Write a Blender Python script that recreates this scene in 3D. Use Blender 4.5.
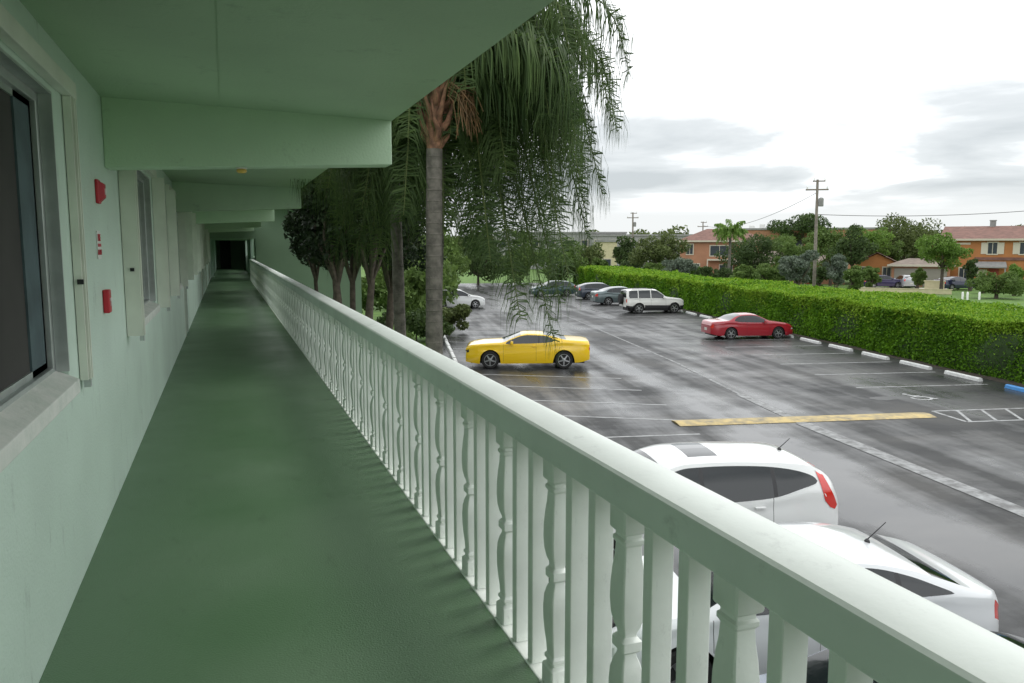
import bpy, math, random
import numpy as np
from mathutils import Vector, Matrix
R = math.radians
for o in list(bpy.data.objects): bpy.data.objects.remove(o)
S = bpy.context.scene
COL = S.collection

# ------------------------------------------------------------------ camera
CAMZ = 4.77
PITCH = math.atan(96.5/800.0)
YAW = math.atan(287/(800*math.cos(PITCH)+96.5*math.sin(PITCH)))
cd = bpy.data.cameras.new('camera'); cam = bpy.data.objects.new('camera', cd); COL.objects.link(cam)
cam.location = (0, 0, CAMZ); cam.rotation_euler = (R(90)-PITCH, 0, -YAW)
cd.sensor_width = 36; cd.lens = 36*800/1024.0; cd.clip_start = .05; cd.clip_end = 3000
S.camera = cam
# ------------------------------------------------------------------ world
SUN_EL, SUN_AZ = 58, 75      # azimuth clockwise from +Y
W = bpy.data.worlds.new('World'); S.world = W; W.use_nodes = True
nt = W.node_tree; nt.nodes.clear(); N = nt.nodes.new; LK = nt.links.new
out = N('ShaderNodeOutputWorld')
sky = N('ShaderNodeTexSky'); sky.sky_type = 'NISHITA'; sky.sun_disc = False
sky.sun_elevation = R(SUN_EL); sky.sun_rotation = R(SUN_AZ)
bg1 = N('ShaderNodeBackground'); bg1.inputs[1].default_value = .06; LK(sky.outputs[0], bg1.inputs[0])
tc = N('ShaderNodeTexCoord'); sx = N('ShaderNodeSeparateXYZ'); LK(tc.outputs['Generated'], sx.inputs[0])
# project the direction on a cloud layer: (x,y)/(z+.12)
ad = N('ShaderNodeMath'); ad.operation = 'ADD'; ad.inputs[1].default_value = .10
mx0 = N('ShaderNodeMath'); mx0.operation = 'MAXIMUM'; mx0.inputs[1].default_value = 0
LK(sx.outputs[2], mx0.inputs[0]); LK(mx0.outputs[0], ad.inputs[0])
dx = N('ShaderNodeMath'); dx.operation = 'DIVIDE'; LK(sx.outputs[0], dx.inputs[0]); LK(ad.outputs[0], dx.inputs[1])
dy = N('ShaderNodeMath'); dy.operation = 'DIVIDE'; LK(sx.outputs[1], dy.inputs[0]); LK(ad.outputs[0], dy.inputs[1])
cb = N('ShaderNodeCombineXYZ'); LK(dx.outputs[0], cb.inputs[0]); LK(dy.outputs[0], cb.inputs[1])
n1 = N('ShaderNodeTexNoise'); n1.inputs['Scale'].default_value = .62; n1.inputs['Detail'].default_value = 7; n1.inputs['Roughness'].default_value = .52
n1.inputs['Distortion'].default_value = .3
LK(cb.outputs[0], n1.inputs['Vector'])
# elevation weighting: more grey towards the lower sky
rp = N('ShaderNodeValToRGB')
rp.color_ramp.elements[0].position = .40; rp.color_ramp.elements[0].color = (1.55, 1.58, 1.60, 1)
rp.color_ramp.elements[1].position = .64; rp.color_ramp.elements[1].color = (.60, .645, .67, 1)
e = rp.color_ramp.elements.new(.53); e.color = (.80, .84, .86, 1)
mr = N('ShaderNodeMapRange'); mr.inputs[1].default_value = .03; mr.inputs[2].default_value = .25; mr.inputs[3].default_value = 0.07; mr.inputs[4].default_value = -.15
LK(sx.outputs[2], mr.inputs[0])
ad2 = N('ShaderNodeMath'); ad2.operation = 'ADD'; LK(n1.outputs[0], ad2.inputs[0]); LK(mr.outputs[0], ad2.inputs[1])
LK(ad2.outputs[0], rp.inputs[0])
# the horizon band is a bright gap under the clouds
mr2 = N('ShaderNodeMapRange'); mr2.inputs[1].default_value = .035; mr2.inputs[2].default_value = .065; mr2.inputs[3].default_value = 1; mr2.inputs[4].default_value = 0
LK(sx.outputs[2], mr2.inputs[0])
mxc = N('ShaderNodeMix'); mxc.data_type = 'RGBA'; LK(mr2.outputs[0], mxc.inputs[0]); LK(rp.outputs[0], mxc.inputs[6]); mxc.inputs[7].default_value = (.86, .89, .90, 1)
bg2 = N('ShaderNodeBackground'); bg2.inputs[1].default_value = 1.0; LK(mxc.outputs[2], bg2.inputs[0])
ms = N('ShaderNodeMixShader'); ms.inputs[0].default_value = .9
LK(bg1.outputs[0], ms.inputs[1]); LK(bg2.outputs[0], ms.inputs[2]); LK(ms.outputs[0], out.inputs[0])
# ------------------------------------------------------------------ sun (behind cloud)
sl = bpy.data.lights.new('sun', 'SUN'); sl.energy = .7; sl.angle = R(18); sl.color = (1, .97, .92)
so = bpy.data.objects.new('sun', sl); COL.objects.link(so)
az = R(SUN_AZ); el = R(SUN_EL)
sd = Vector((math.sin(az)*math.cos(el), math.cos(az)*math.cos(el), math.sin(el)))
so.rotation_euler = sd.to_track_quat('Z', 'Y').to_euler(); so.location = (20, 20, 60)
S.view_settings.view_transform = 'Standard'; S.view_settings.look = 'None'; S.view_settings.gamma = 1
S.view_settings.exposure = 0.18
S.render.engine = 'CYCLES'
S.cycles.max_bounces = 8; S.cycles.diffuse_bounces = 5; S.cycles.transparent_max_bounces = 8
S.cycles.use_denoising = True
S.render.resolution_x = 1024; S.render.resolution_y = 683

# ------------------------------------------------------------------ helpers
LOT = R(11.3)
EU = Vector((math.cos(LOT), -math.sin(LOT), 0)); EV = Vector((math.sin(LOT), math.cos(LOT), 0))
def lot(u, v, z=0): return EU*u + EV*v + Vector((0, 0, z))
_cy, _sy = math.cos(YAW), math.sin(YAW)
def at(px, D, z=0):
    """ground position seen in column px at distance D in front of the camera"""
    k = (px-512)/(800*math.cos(PITCH)+96.5*math.sin(PITCH))
    return Vector((_sy*D + _cy*D*k, _cy*D - _sy*D*k, z))

def link(name, mesh, mat=None, parent=None):
    o = bpy.data.objects.new(name, mesh); COL.objects.link(o)
    if mat is not None:
        for m in (mat if isinstance(mat, (list, tuple)) else [mat]): mesh.materials.append(m)
    if parent: o.parent = parent
    return o
def tag(o, label=None, cat=None, group=None, kind=None):
    if label: o['label'] = label
    if cat: o['category'] = cat
    if group: o['group'] = group
    if kind: o['kind'] = kind
    return o
def empty(name, loc=(0, 0, 0), rz=0, label=None, cat=None, group=None):
    o = bpy.data.objects.new(name, None); COL.objects.link(o); o.empty_display_size = .2
    o.location = loc; o.rotation_euler = (0, 0, rz)
    return tag(o, label, cat, group)
def copy_tree(o, parent=None):
    c = o.copy(); COL.objects.link(c)
    if parent: c.parent = parent
    for ch in list(o.children): copy_tree(ch, c)
    return c

class MB:
    def __init__(s): s.v = []; s.f = []; s.mi = []
    def add(s, vs, fs, m=0):
        n = len(s.v); s.v += [tuple(p) for p in vs]; s.f += [tuple(i+n for i in f) for f in fs]; s.mi += [m]*len(fs)
    def box(s, x0, x1, y0, y1, z0, z1, m=0, M=None):
        vs = [Vector(p) for p in ((x0,y0,z0),(x1,y0,z0),(x1,y1,z0),(x0,y1,z0),(x0,y0,z1),(x1,y0,z1),(x1,y1,z1),(x0,y1,z1))]
        if M: vs = [M @ p for p in vs]
        s.add(vs, [(0,3,2,1),(4,5,6,7),(0,1,5,4),(1,2,6,5),(2,3,7,6),(3,0,4,7)], m)
    def cbox(s, x0, x1, y0, y1, z0, z1, c, m=0):
        """box with chamfered vertical and top edges"""
        def ring(i, z): return [(x0+i+0,y0+c,z),(x0+c,y0+i,z),(x1-c,y0+i,z),(x1-i,y0+c,z),(x1-i,y1-c,z),(x1-c,y1-i,z),(x0+c,y1-i,z),(x0+i,y1-c,z)]
        rs = [ring(0,z0), ring(0,z1-c), ring(c*.7,z1)]
        vs = [p for r in rs for p in r]; fs = []
        for k in range(2):
            for i in range(8): fs.append((k*8+i, k*8+(i+1)%8, (k+1)*8+(i+1)%8, (k+1)*8+i))
        fs.append(tuple(range(16,24))); fs.append(tuple(reversed(range(8))))
        s.add(vs, fs, m)
    def tube(s, pts, rad, n=8, m=0, cap=True):
        pts = [Vector(p) for p in pts]
        if not isinstance(rad, (list, tuple)): rad = [rad]*len(pts)
        vs = []; fs = []; up = None
        for i, p in enumerate(pts):
            t = (pts[min(i+1, len(pts)-1)] - pts[max(i-1, 0)]).normalized()
            if up is None:
                up = Vector((0,0,1)) if abs(t.z) < .9 else Vector((1,0,0))
            a = t.cross(up).normalized(); b = a.cross(t).normalized(); up = b
            for k in range(n):
                an = 2*math.pi*k/n; vs.append(p + (a*math.cos(an)+b*math.sin(an))*rad[i])
        for i in range(len(pts)-1):
            for k in range(n): fs.append((i*n+k, i*n+(k+1)%n, (i+1)*n+(k+1)%n, (i+1)*n+k))
        if cap: fs.append(tuple(reversed(range(n)))); fs.append(tuple((len(pts)-1)*n+k for k in range(n)))
        s.add(vs, fs, m)
    def lathe(s, prof, c=(0,0,0), n=16, axis='z', m=0):
        vs = []; fs = []
        for r, h in prof:
            for k in range(n):
                a = 2*math.pi*k/n
                if axis == 'z': vs.append((c[0]+r*math.cos(a), c[1]+r*math.sin(a), c[2]+h))
                else: vs.append((c[0]+r*math.cos(a), c[1]+h, c[2]+r*math.sin(a)))
        for i in range(len(prof)-1):
            for k in range(n):
                q = (i*n+k, i*n+(k+1)%n, (i+1)*n+(k+1)%n, (i+1)*n+k)
                fs.append(q if axis == 'z' else tuple(reversed(q)))
        fs.append(tuple(reversed(range(n))) if axis == 'z' else tuple(range(n)))
        l = (len(prof)-1)*n
        fs.append(tuple(l+k for k in range(n)) if axis == 'z' else tuple(reversed([l+k for k in range(n)])))
        s.add(vs, fs, m)
    def poly(s, pts, z0, z1, m=0):
        n = len(pts); vs = [(x,y,z0) for x,y in pts]+[(x,y,z1) for x,y in pts]
        fs = [tuple(reversed(range(n))), tuple(range(n,2*n))]+[(i,(i+1)%n,n+(i+1)%n,n+i) for i in range(n)]
        s.add(vs, fs, m)
    def sheet(s, pts, m=0): s.add(pts, [tuple(range(len(pts)))], m)
    def build(s, name, mat=None, parent=None, smooth=False, bevel=0, M=None, angle=35):
        me = bpy.data.meshes.new(name)
        v = [tuple(M @ Vector(p)) for p in s.v] if M else s.v
        me.from_pydata(v, [], s.f)
        if any(s.mi): me.polygons.foreach_set('material_index', s.mi)
        o = link(name, me, mat, parent)
        if smooth:
            me.polygons.foreach_set('use_smooth', [True]*len(me.polygons))
            me.set_sharp_from_angle(angle=R(angle))
        if bevel:
            b = o.modifiers.new('b', 'BEVEL'); b.width = bevel; b.segments = 2; b.limit_method = 'ANGLE'; b.angle_limit = R(40)
        return o
def np_mesh(name, V, F, mat, parent=None, smooth=False):
    """V (n,3) array, F (m,k) array"""
    me = bpy.data.meshes.new(name); k = F.shape[1]
    me.vertices.add(len(V)); me.vertices.foreach_set('co', V.astype(np.float32).ravel())
    me.loops.add(F.size); me.loops.foreach_set('vertex_index', F.astype(np.int32).ravel())
    me.polygons.add(len(F)); me.polygons.foreach_set('loop_start', np.arange(0, F.size, k, dtype=np.int32))
    me.polygons.foreach_set('loop_total', np.full(len(F), k, dtype=np.int32))
    me.update(calc_edges=True); me.validate()
    return link(name, me, mat, parent)

# ------------------------------------------------------------------ materials
def mat(name, col, rough=.6, metal=0, var=.0, vscale=3, bump=0, bscale=40, coat=0, spec=.5, col2=None, detail=6, rvar=0, dirt=0, dscale=(1,1,1)):
    m = bpy.data.materials.new(name); m.use_nodes = True; t = m.node_tree; b = t.nodes['Principled BSDF']
    b.inputs['Base Color'].default_value = (*col, 1); b.inputs['Roughness'].default_value = rough; b.inputs['Metallic'].default_value = metal
    b.inputs['Coat Weight'].default_value = coat; b.inputs['Coat Roughness'].default_value = .04; b.inputs['Specular IOR Level'].default_value = spec
    c = t.nodes.new('ShaderNodeTexCoord')
    if var or col2:
        n = t.nodes.new('ShaderNodeTexNoise'); n.inputs['Scale'].default_value = vscale; n.inputs['Detail'].default_value = detail
        t.links.new(c.outputs['Object'], n.inputs['Vector'])
        r = t.nodes.new('ShaderNodeValToRGB'); r.color_ramp.elements[0].position = .35; r.color_ramp.elements[1].position = .65
        c2 = col2 or tuple(min(1, x*(1+var)) for x in col); c1 = col if col2 else tuple(x*(1-var) for x in col)
        r.color_ramp.elements[0].color = (*c1, 1); r.color_ramp.elements[1].color = (*c2, 1)
        t.links.new(n.outputs[0], r.inputs[0]); t.links.new(r.outputs[0], b.inputs['Base Color'])
        if rvar:
            q = t.nodes.new('ShaderNodeMapRange'); q.inputs[1].default_value = .3; q.inputs[2].default_value = .7
            q.inputs[3].default_value = max(0, rough-rvar); q.inputs[4].default_value = rough+rvar
            t.links.new(n.outputs[0], q.inputs[0]); t.links.new(q.outputs[0], b.inputs['Roughness'])
    if dirt:
        src = b.inputs['Base Color'].links[0].from_socket
        n1_ = t.nodes.new('ShaderNodeTexNoise'); n1_.inputs['Scale'].default_value = 5; n1_.inputs['Detail'].default_value = 10; n1_.inputs['Roughness'].default_value = .75
        mp_ = t.nodes.new('ShaderNodeMapping'); mp_.inputs['Scale'].default_value = dscale; t.links.new(c.outputs['Object'], mp_.inputs[0]); t.links.new(mp_.outputs[0], n1_.inputs['Vector'])
        r_ = t.nodes.new('ShaderNodeMapRange'); r_.inputs[1].default_value = .58; r_.inputs[2].default_value = .78; r_.inputs[3].default_value = 0; r_.inputs[4].default_value = dirt; t.links.new(n1_.outputs[0], r_.inputs[0])
        x_ = t.nodes.new('ShaderNodeMix'); x_.data_type = 'RGBA'; t.links.new(r_.outputs[0], x_.inputs[0]); t.links.new(src, x_.inputs[6]); x_.inputs[7].default_value = (*[q_*.35 for q_ in col], 1)
        t.links.new(x_.outputs[2], b.inputs['Base Color'])
    if bump:
        n = t.nodes.new('ShaderNodeTexNoise'); n.inputs['Scale'].default_value = bscale; n.inputs['Detail'].default_value = 4
        t.links.new(c.outputs['Object'], n.inputs['Vector'])
        u = t.nodes.new('ShaderNodeBump'); u.inputs['Strength'].default_value = bump; u.inputs['Distance'].default_value = .01
        t.links.new(n.outputs[0], u.inputs['Height']); t.links.new(u.outputs[0], b.inputs['Normal'])
    return m
def leafmat(name, c1, c2, tr=.25, rough=.5):
    m = bpy.data.materials.new(name); m.use_nodes = True; t = m.node_tree; b = t.nodes['Principled BSDF']
    g = t.nodes.new('ShaderNodeNewGeometry'); r = t.nodes.new('ShaderNodeValToRGB')
    r.color_ramp.elements[0].color = (*c1, 1); r.color_ramp.elements[1].color = (*c2, 1)
    c = t.nodes.new('ShaderNodeTexCoord'); n = t.nodes.new('ShaderNodeTexNoise'); n.inputs['Scale'].default_value = 1.1; n.inputs['Detail'].default_value = 3
    t.links.new(c.outputs['Object'], n.inputs['Vector'])
    a = t.nodes.new('ShaderNodeMath'); a.operation = 'MULTIPLY_ADD'; a.inputs[1].default_value = .55
    s = t.nodes.new('ShaderNodeMapRange'); s.inputs[1].default_value = .3; s.inputs[2].default_value = .7; s.inputs[3].default_value = 0; s.inputs[4].default_value = .45
    t.links.new(n.outputs[0], s.inputs[0])
    t.links.new(g.outputs['Random Per Island'], a.inputs[0]); t.links.new(s.outputs[0], a.inputs[2])
    t.links.new(a.outputs[0], r.inputs[0]); t.links.new(r.outputs[0], b.inputs['Base Color'])
    b.inputs['Roughness'].default_value = rough+.12; b.inputs['Specular IOR Level'].default_value = .25
    tl = t.nodes.new('ShaderNodeBsdfTranslucent'); t.links.new(r.outputs[0], tl.inputs[0])
    mx = t.nodes.new('ShaderNodeMixShader'); mx.inputs[0].default_value = tr
    t.links.new(b.outputs[0], mx.inputs[1]); t.links.new(tl.outputs[0], mx.inputs[2]); t.links.new(mx.outputs[0], t.nodes['Material Output'].inputs[0])
    return m

M = {}
M['wallpaint'] = mat('wallpaint', (.60,.73,.64), .5, var=.05, vscale=1.3, bump=.35, bscale=70, dirt=.75, dscale=(1,1.6,.5))
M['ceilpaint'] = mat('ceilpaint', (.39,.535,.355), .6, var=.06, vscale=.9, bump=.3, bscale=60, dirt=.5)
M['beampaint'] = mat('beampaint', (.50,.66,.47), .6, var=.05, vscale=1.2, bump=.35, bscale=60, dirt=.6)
M['wingpaint_shaded'] = mat('wingpaint_shaded', (.20,.30,.195), .6, var=.06, vscale=.6, bump=.2)  # building paint darkened: tree shade on the wing put into the colour
M['railpaint'] = mat('railpaint', (.82,.87,.82), .42, var=.05, vscale=2.5, bump=.07, bscale=45, dirt=.5, dscale=(1.5,1,1.5))
M['balpaint'] = mat('balpaint', (.90,.93,.88), .5, var=.06, vscale=5, bump=.08, bscale=45, dirt=.6, dscale=(2,2,1))
M['floorpaint'] = mat('floorpaint', (.098,.185,.095), .42, col2=(.122,.205,.118), vscale=1.1, bump=.3, bscale=120, rvar=.1, dirt=.55, dscale=(2,.8,1))
M['cream'] = mat('cream', (.70,.73,.64), .5, var=.06, vscale=4)
M['sill'] = mat('sill', (.62,.66,.60), .6, col2=(.74,.75,.70), vscale=9, bump=.3)
M['alu'] = mat('alu', (.46,.49,.48), .38, metal=.6, var=.1, vscale=8)
M['glass'] = mat('glass', (.02,.025,.026), .08, spec=.5)
M['screen'] = mat('screen', (.035,.032,.03), .75, var=.25, vscale=2)
M['curtain'] = mat('curtain', (.07,.105,.115), .8, var=.2, vscale=6)
M['dark'] = mat('dark', (.012,.012,.013), .6)
M['red'] = mat('red', (.50,.02,.035), .4, var=.1)
M['white'] = mat('white', (.78,.78,.76), .5)
M['door'] = mat('door', (.30,.40,.42), .45, var=.05)
M['amber'] = mat('amber', (.65,.42,.08), .3)
M['concrete'] = mat('concrete', (.34,.34,.32), .8, var=.15, vscale=3, bump=.3)
M['stopwhite'] = mat('stopwhite', (.74,.75,.74), .6, col2=(.55,.56,.54), vscale=7, bump=.3)
M['stopblue'] = mat('stopblue', (.06,.26,.60), .5, var=.15, vscale=7)
M['bark'] = mat('bark', (.17,.155,.13), .9, col2=(.085,.08,.065), vscale=9, bump=.9, bscale=30, dirt=.6, dscale=(.6,.6,3))
M['darkbark'] = mat('darkbark', (.10,.08,.06), .9, col2=(.05,.04,.03), vscale=8, bump=.6)
M['boot'] = mat('boot', (.30,.15,.085), .8, col2=(.09,.045,.025), vscale=9, bump=.5)
M['stalk'] = mat('stalk', (.16,.085,.03), .8, col2=(.08,.05,.02), vscale=9)
M['leaf_palm'] = leafmat('leaf_palm', (.022,.052,.014), (.105,.165,.045), .4, .42)
M['leaf_dark'] = leafmat('leaf_dark', (.007,.017,.007), (.024,.044,.014), .12)
M['leaf_deep'] = leafmat('leaf_deep', (.035,.065,.022), (.09,.14,.04), .25)
M['leaf_hedge'] = leafmat('leaf_hedge', (.035,.11,.006), (.18,.38,.020), .35)
M['leaf_skylit_top'] = leafmat('leaf_skylit_top', (.13,.26,.012), (.30,.46,.04), .3)  # hedge leaf colour brightened to carry the sky-lit top
M['leaf_mid'] = leafmat('leaf_mid', (.06,.11,.025), (.16,.24,.06), .3)
M['leaf_light'] = leafmat('leaf_light', (.075,.15,.02), (.19,.31,.06), .3)
M['leaf_silver'] = leafmat('leaf_silver', (.085,.12,.085), (.19,.23,.17), .2)
M['leaf_olive'] = leafmat('leaf_olive', (.06,.085,.025), (.15,.19,.06), .25)
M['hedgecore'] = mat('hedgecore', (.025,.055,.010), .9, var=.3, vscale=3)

# ---- wet asphalt
def asphalt():
    m = bpy.data.materials.new('wet_asphalt'); m.use_nodes = True; t = m.node_tree; b = t.nodes['Principled BSDF']; L = t.links.new
    c = t.nodes.new('ShaderNodeTexCoord')
    def noise(scale, sc=(1,1,1), det=5, rough=.55, loc=(0,0,0)):
        mp = t.nodes.new('ShaderNodeMapping'); mp.inputs['Scale'].default_value = sc; mp.inputs['Location'].default_value = loc
        L(c.outputs['Object'], mp.inputs[0]); n = t.nodes.new('ShaderNodeTexNoise')
        n.inputs['Scale'].default_value = scale; n.inputs['Detail'].default_value = det; n.inputs['Roughness'].default_value = rough
        L(mp.outputs[0], n.inputs['Vector']); return n.outputs[0]
    def rng(v, a, b_, c_, d):
        q = t.nodes.new('ShaderNodeMapRange'); q.inputs[1].default_value = a; q.inputs[2].default_value = b_; q.inputs[3].default_value = c_; q.inputs[4].default_value = d
        L(v, q.inputs[0]); return q.outputs[0]
    def mth(op, a, b_):
        q = t.nodes.new('ShaderNodeMath'); q.operation = op
        for i, k in enumerate((a, b_)):
            if isinstance(k, (int, float)): q.inputs[i].default_value = k
            else: L(k, q.inputs[i])
        return q.outputs[0]
    big = noise(.16, (1,1.2,1), 4); mid = noise(.7, (.7,1.2,1), 8, .68, (5,3,0)); fin = noise(60, det=3)
    along = noise(.5, (1.9,.16,1), 5, .55, (2,9,0))
    # drainage run along the aisle, u around 8.8
    sp = t.nodes.new('ShaderNodeSeparateXYZ'); L(c.outputs['Object'], sp.inputs[0])
    wob = mth('ADD', sp.outputs[0], rng(noise(.22, (.2,1,1), 3), 0, 1, -1.6, 1.6))
    band = mth('SUBTRACT', 1.0, mth('MINIMUM', mth('MULTIPLY', mth('ABSOLUTE', mth('SUBTRACT', wob, 8.9), 0), .9), 1.0))
    wet = mth('ADD', mth('ADD', mth('MULTIPLY', big, .36), mth('MULTIPLY', mid, .26)), mth('MULTIPLY', along, .48))
    wet = mth('ADD', wet, mth('MULTIPLY', band, .14))
    wet = rng(wet, .49, .67, 0, 1)
    # base colour: patches of older lighter asphalt and newer dark sealed areas
    r = t.nodes.new('ShaderNodeValToRGB'); L(noise(.33, (.6,1.3,1), 7, .6, (11,2,0)), r.inputs[0])
    r.color_ramp.elements[0].position = .36; r.color_ramp.elements[0].color = (.024,.025,.026,1)
    r.color_ramp.elements[1].position = .66; r.color_ramp.elements[1].color = (.075,.074,.071,1)
    e = r.color_ramp.elements.new(.5); e.color = (.046,.047,.047,1)
    g = t.nodes.new('ShaderNodeMix'); g.data_type = 'RGBA'; g.blend_type = 'MULTIPLY'; g.inputs[0].default_value = 1
    rr = t.nodes.new('ShaderNodeValToRGB'); L(fin, rr.inputs[0]); rr.color_ramp.elements[0].color = (.6,.6,.6,1); rr.color_ramp.elements[1].color = (1.35,1.35,1.35,1)
    L(r.outputs[0], g.inputs[6]); L(rr.outputs[0], g.inputs[7]); L(g.outputs[2], b.inputs['Base Color'])
    L(rng(wet, 0, 1, .50, .20), b.inputs['Roughness'])
    L(rng(wet, 0, 1, .10, .60), b.inputs['Specular IOR Level'])
    bp = t.nodes.new('ShaderNodeBump'); bp.inputs['Distance'].default_value = .006; L(fin, bp.inputs['Height'])
    L(rng(wet, 0, 1, .55, .06), bp.inputs['Strength']); L(bp.outputs[0], b.inputs['Normal'])
    return m
M['asphalt'] = asphalt()
def worn(name, col, under=(.09,.09,.088), lo=.42, hi=.55, scale=4):
    m = mat(name, col, .45, bump=.1); t = m.node_tree; b = t.nodes['Principled BSDF']
    c = t.nodes.new('ShaderNodeTexCoord'); n = t.nodes.new('ShaderNodeTexNoise'); n.inputs['Scale'].default_value = scale; n.inputs['Detail'].default_value = 8; n.inputs['Roughness'].default_value = .65
    t.links.new(c.outputs['Object'], n.inputs['Vector']); r = t.nodes.new('ShaderNodeValToRGB'); t.links.new(n.outputs[0], r.inputs[0])
    r.color_ramp.elements[0].position = lo; r.color_ramp.elements[0].color = (*under, 1); r.color_ramp.elements[1].position = hi; r.color_ramp.elements[1].color = (*col, 1)
    t.links.new(r.outputs[0], b.inputs['Base Color']); return m
M['linepaint'] = worn('linepaint', (.34,.35,.35), under=(.07,.07,.07), lo=.26, hi=.54, scale=3)
M['centrepaint'] = worn('centrepaint', (.34,.35,.35), under=(.075,.075,.073), lo=.38, hi=.70, scale=3.5)
M['bumpyellow'] = worn('bumpyellow', (.50,.37,.12), under=(.17,.14,.08), lo=.33, hi=.60, scale=3)
M['grass'] = mat('grass', (.05,.115,.016), .9, col2=(.12,.22,.03), vscale=1.2, bump=.8, bscale=18, detail=9)
M['mulch'] = mat('mulch', (.045,.035,.025), .95, var=.4, vscale=5, bump=.6)

# ================================================================== SETTING
rx = Matrix.Rotation(-LOT, 4, 'Z')
b = MB(); b.sheet([(-1500,-1500,-.03),(1500,-1500,-.03),(1500,1500,-.03),(-1500,1500,-.03)])
tag(b.build('ground', M['grass']), kind='structure')
b = MB(); b.sheet([(1.9,-25,0),(20.9,-25,0),(20.9,100,0),(1.9,100,0)])
o = b.build('parking_lot', M['asphalt']); o.rotation_euler = (0,0,-LOT); tag(o, kind='structure')
b = MB(); b.sheet([(20.9,-25,.004),(26.6,-25,.004),(26.6,100,.004),(20.9,100,.004)])
o = b.build('planting_bed', M['mulch']); o.rotation_euler = (0,0,-LOT); tag(o, kind='structure')
# kerb on the building side of the lot
b = MB(); b.box(1.72,1.9,-25,100,-.03,.12)
o = b.build('kerb', M['concrete'], bevel=.015); o.rotation_euler = (0,0,-LOT); tag(o, kind='structure')
b = MB()
def stripe(b, p, q, w, z=.004):
    p = Vector((*p, z)); q = Vector((*q, z)); d = (q-p).normalized(); n = Vector((-d.y, d.x, 0))*w/2
    k = max(1, int((q-p).length/1.0)); 
    b.sheet([p-n, q-n, q+n, p+n])
for k in range(-1, 26):
    v = 24.6+2.706*k
    if k == -1: continue
    stripe(b, (15.3, v), (20.15, v-.05), .10)
for v0 in (28.96, 26.56, 24.1, 21.9, 33.8, 36.4, 39, 41.6, 44.2, 46.8): stripe(b, (2.6, v0+.42), (8.0, v0-1.40), .10)
for v0 in (12.95, 9.9, 6.9, 3.9, 16.0, 19.0): stripe(b, (2.6, v0), (7.6, v0), .10)
for p, q in (((15.3,20.72),(20.2,20.72)),((15.3,19.3),(20.2,19.3)),((15.3,19.3),(15.3,20.72)),((20.2,19.3),(20.2,20.72))): stripe(b, p, q, .10)
for k in range(6): stripe(b, (15.45+.78*k, 19.36), (16.3+.78*k-.25, 20.66), .09, .006)
o = b.build('stall_lines', M['linepaint']); o.rotation_euler = (0,0,-LOT); tag(o, kind='structure')
b = MB()
pts = [(11.1,-5),(11.1,12.4),(10.8,19.8),(10.9,24),(11.3,31),(11.4,44),(11.4,60)]
for p, q, w_ in zip(pts, pts[1:], (.42,.42,.30,.12,.10,.08)): stripe(b, p, q, w_, .0085)
o = b.build('centre_line', M['centrepaint']); o.rotation_euler = (0,0,-LOT); tag(o, kind='structure')
# accessible-parking symbol painted on the asphalt (figure in a wheelchair)
b = MB(); C0 = (16.3, 22.75)
def sy(x, y): return (C0[0]+x*.8, C0[1]+y*.8)
for k in range(14):
    a0 = R(-200+250*k/14); a1 = R(-200+250*(k+1)/14); r = .36
    stripe(b, sy(r*math.cos(a0)-.02, r*math.sin(a0)-.18), sy(r*math.cos(a1)-.02, r*math.sin(a1)-.18), .09, .005)
stripe(b, sy(-.14,.50), sy(-.06,.02), .11, .0056); stripe(b, sy(-.08,.05), sy(.26,.03), .10, .0062); stripe(b, sy(.24,.06), sy(.42,-.42), .10, .0068)
stripe(b, sy(.40,-.42), sy(.56,-.36), .09, .0074); stripe(b, sy(-.12,.26), sy(.2,.24), .08, .0068)
b.sheet([(*sy(-.16+.10*math.cos(2*math.pi*k/12), .66+.10*math.sin(2*math.pi*k/12)), .005) for k in range(12)])
o = b.build('parking_symbol', worn('symbolpaint', (.45,.46,.46), lo=.22, hi=.5, scale=5)); o.rotation_euler = (0,0,-LOT); tag(o, kind='structure')
b = MB(); rnd = random.Random(4)
b.sheet([(15.07+(.38+.08*rnd.random())*math.cos(2*math.pi*k/18)*1.0, 22.72+(.26+.08*rnd.random())*math.sin(2*math.pi*k/18), .0042) for k in range(18)])
o = b.build('oil_stain', mat('oil', (.012,.012,.012), .35)); o.rotation_euler = (0,0,-LOT); tag(o, kind='structure')
# road and drives beyond the hedge
M['road'] = mat('road', (.24,.235,.225), .7, var=.1, vscale=.5)
b = MB(); b.sheet([(37,-30,.0),(46,-30,.0),(46,200,.0),(37,200,.0)])
o = b.build('road', M['road']); o.rotation_euler = (0,0,-LOT); tag(o, kind='structure')

# speed bump
b = MB(); n = 8; vs = []; us = np.linspace(7.4, 14.85, 2)
prof = [(-.36,.0),(-.26,.018),(-.12,.034),(0,.04),(.12,.034),(.26,.018),(.36,0)]
for u in us:
    for q, z in prof: vs.append((u, q, z+.009))
fs = [(i, i+7, i+8, i+1) for i in range(6)]+[tuple(range(7)), tuple(reversed(range(7,14)))]
b.add(vs, fs)
o = b.build('speed_bump', M['bumpyellow'], smooth=True, angle=60); o.location = lot(0, 20.25); o.rotation_euler = (0,0,-LOT)
tag(o, 'worn yellow painted speed bump running across the aisle', 'speed bump')

# ================================================================== BUILDING
XW, XR = -.72, 1.056; ZF = 3.15; ZC = 5.70
bld = empty('apartment_building', (XW, 0, 0), 0, 'pale green apartment building with roofed open walkway along its wall', 'building')
def bpart(b, name, m, **k):
    o = b.build(name, m, bld, **k); o.location = (-XW, 0, 0); return o
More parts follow.
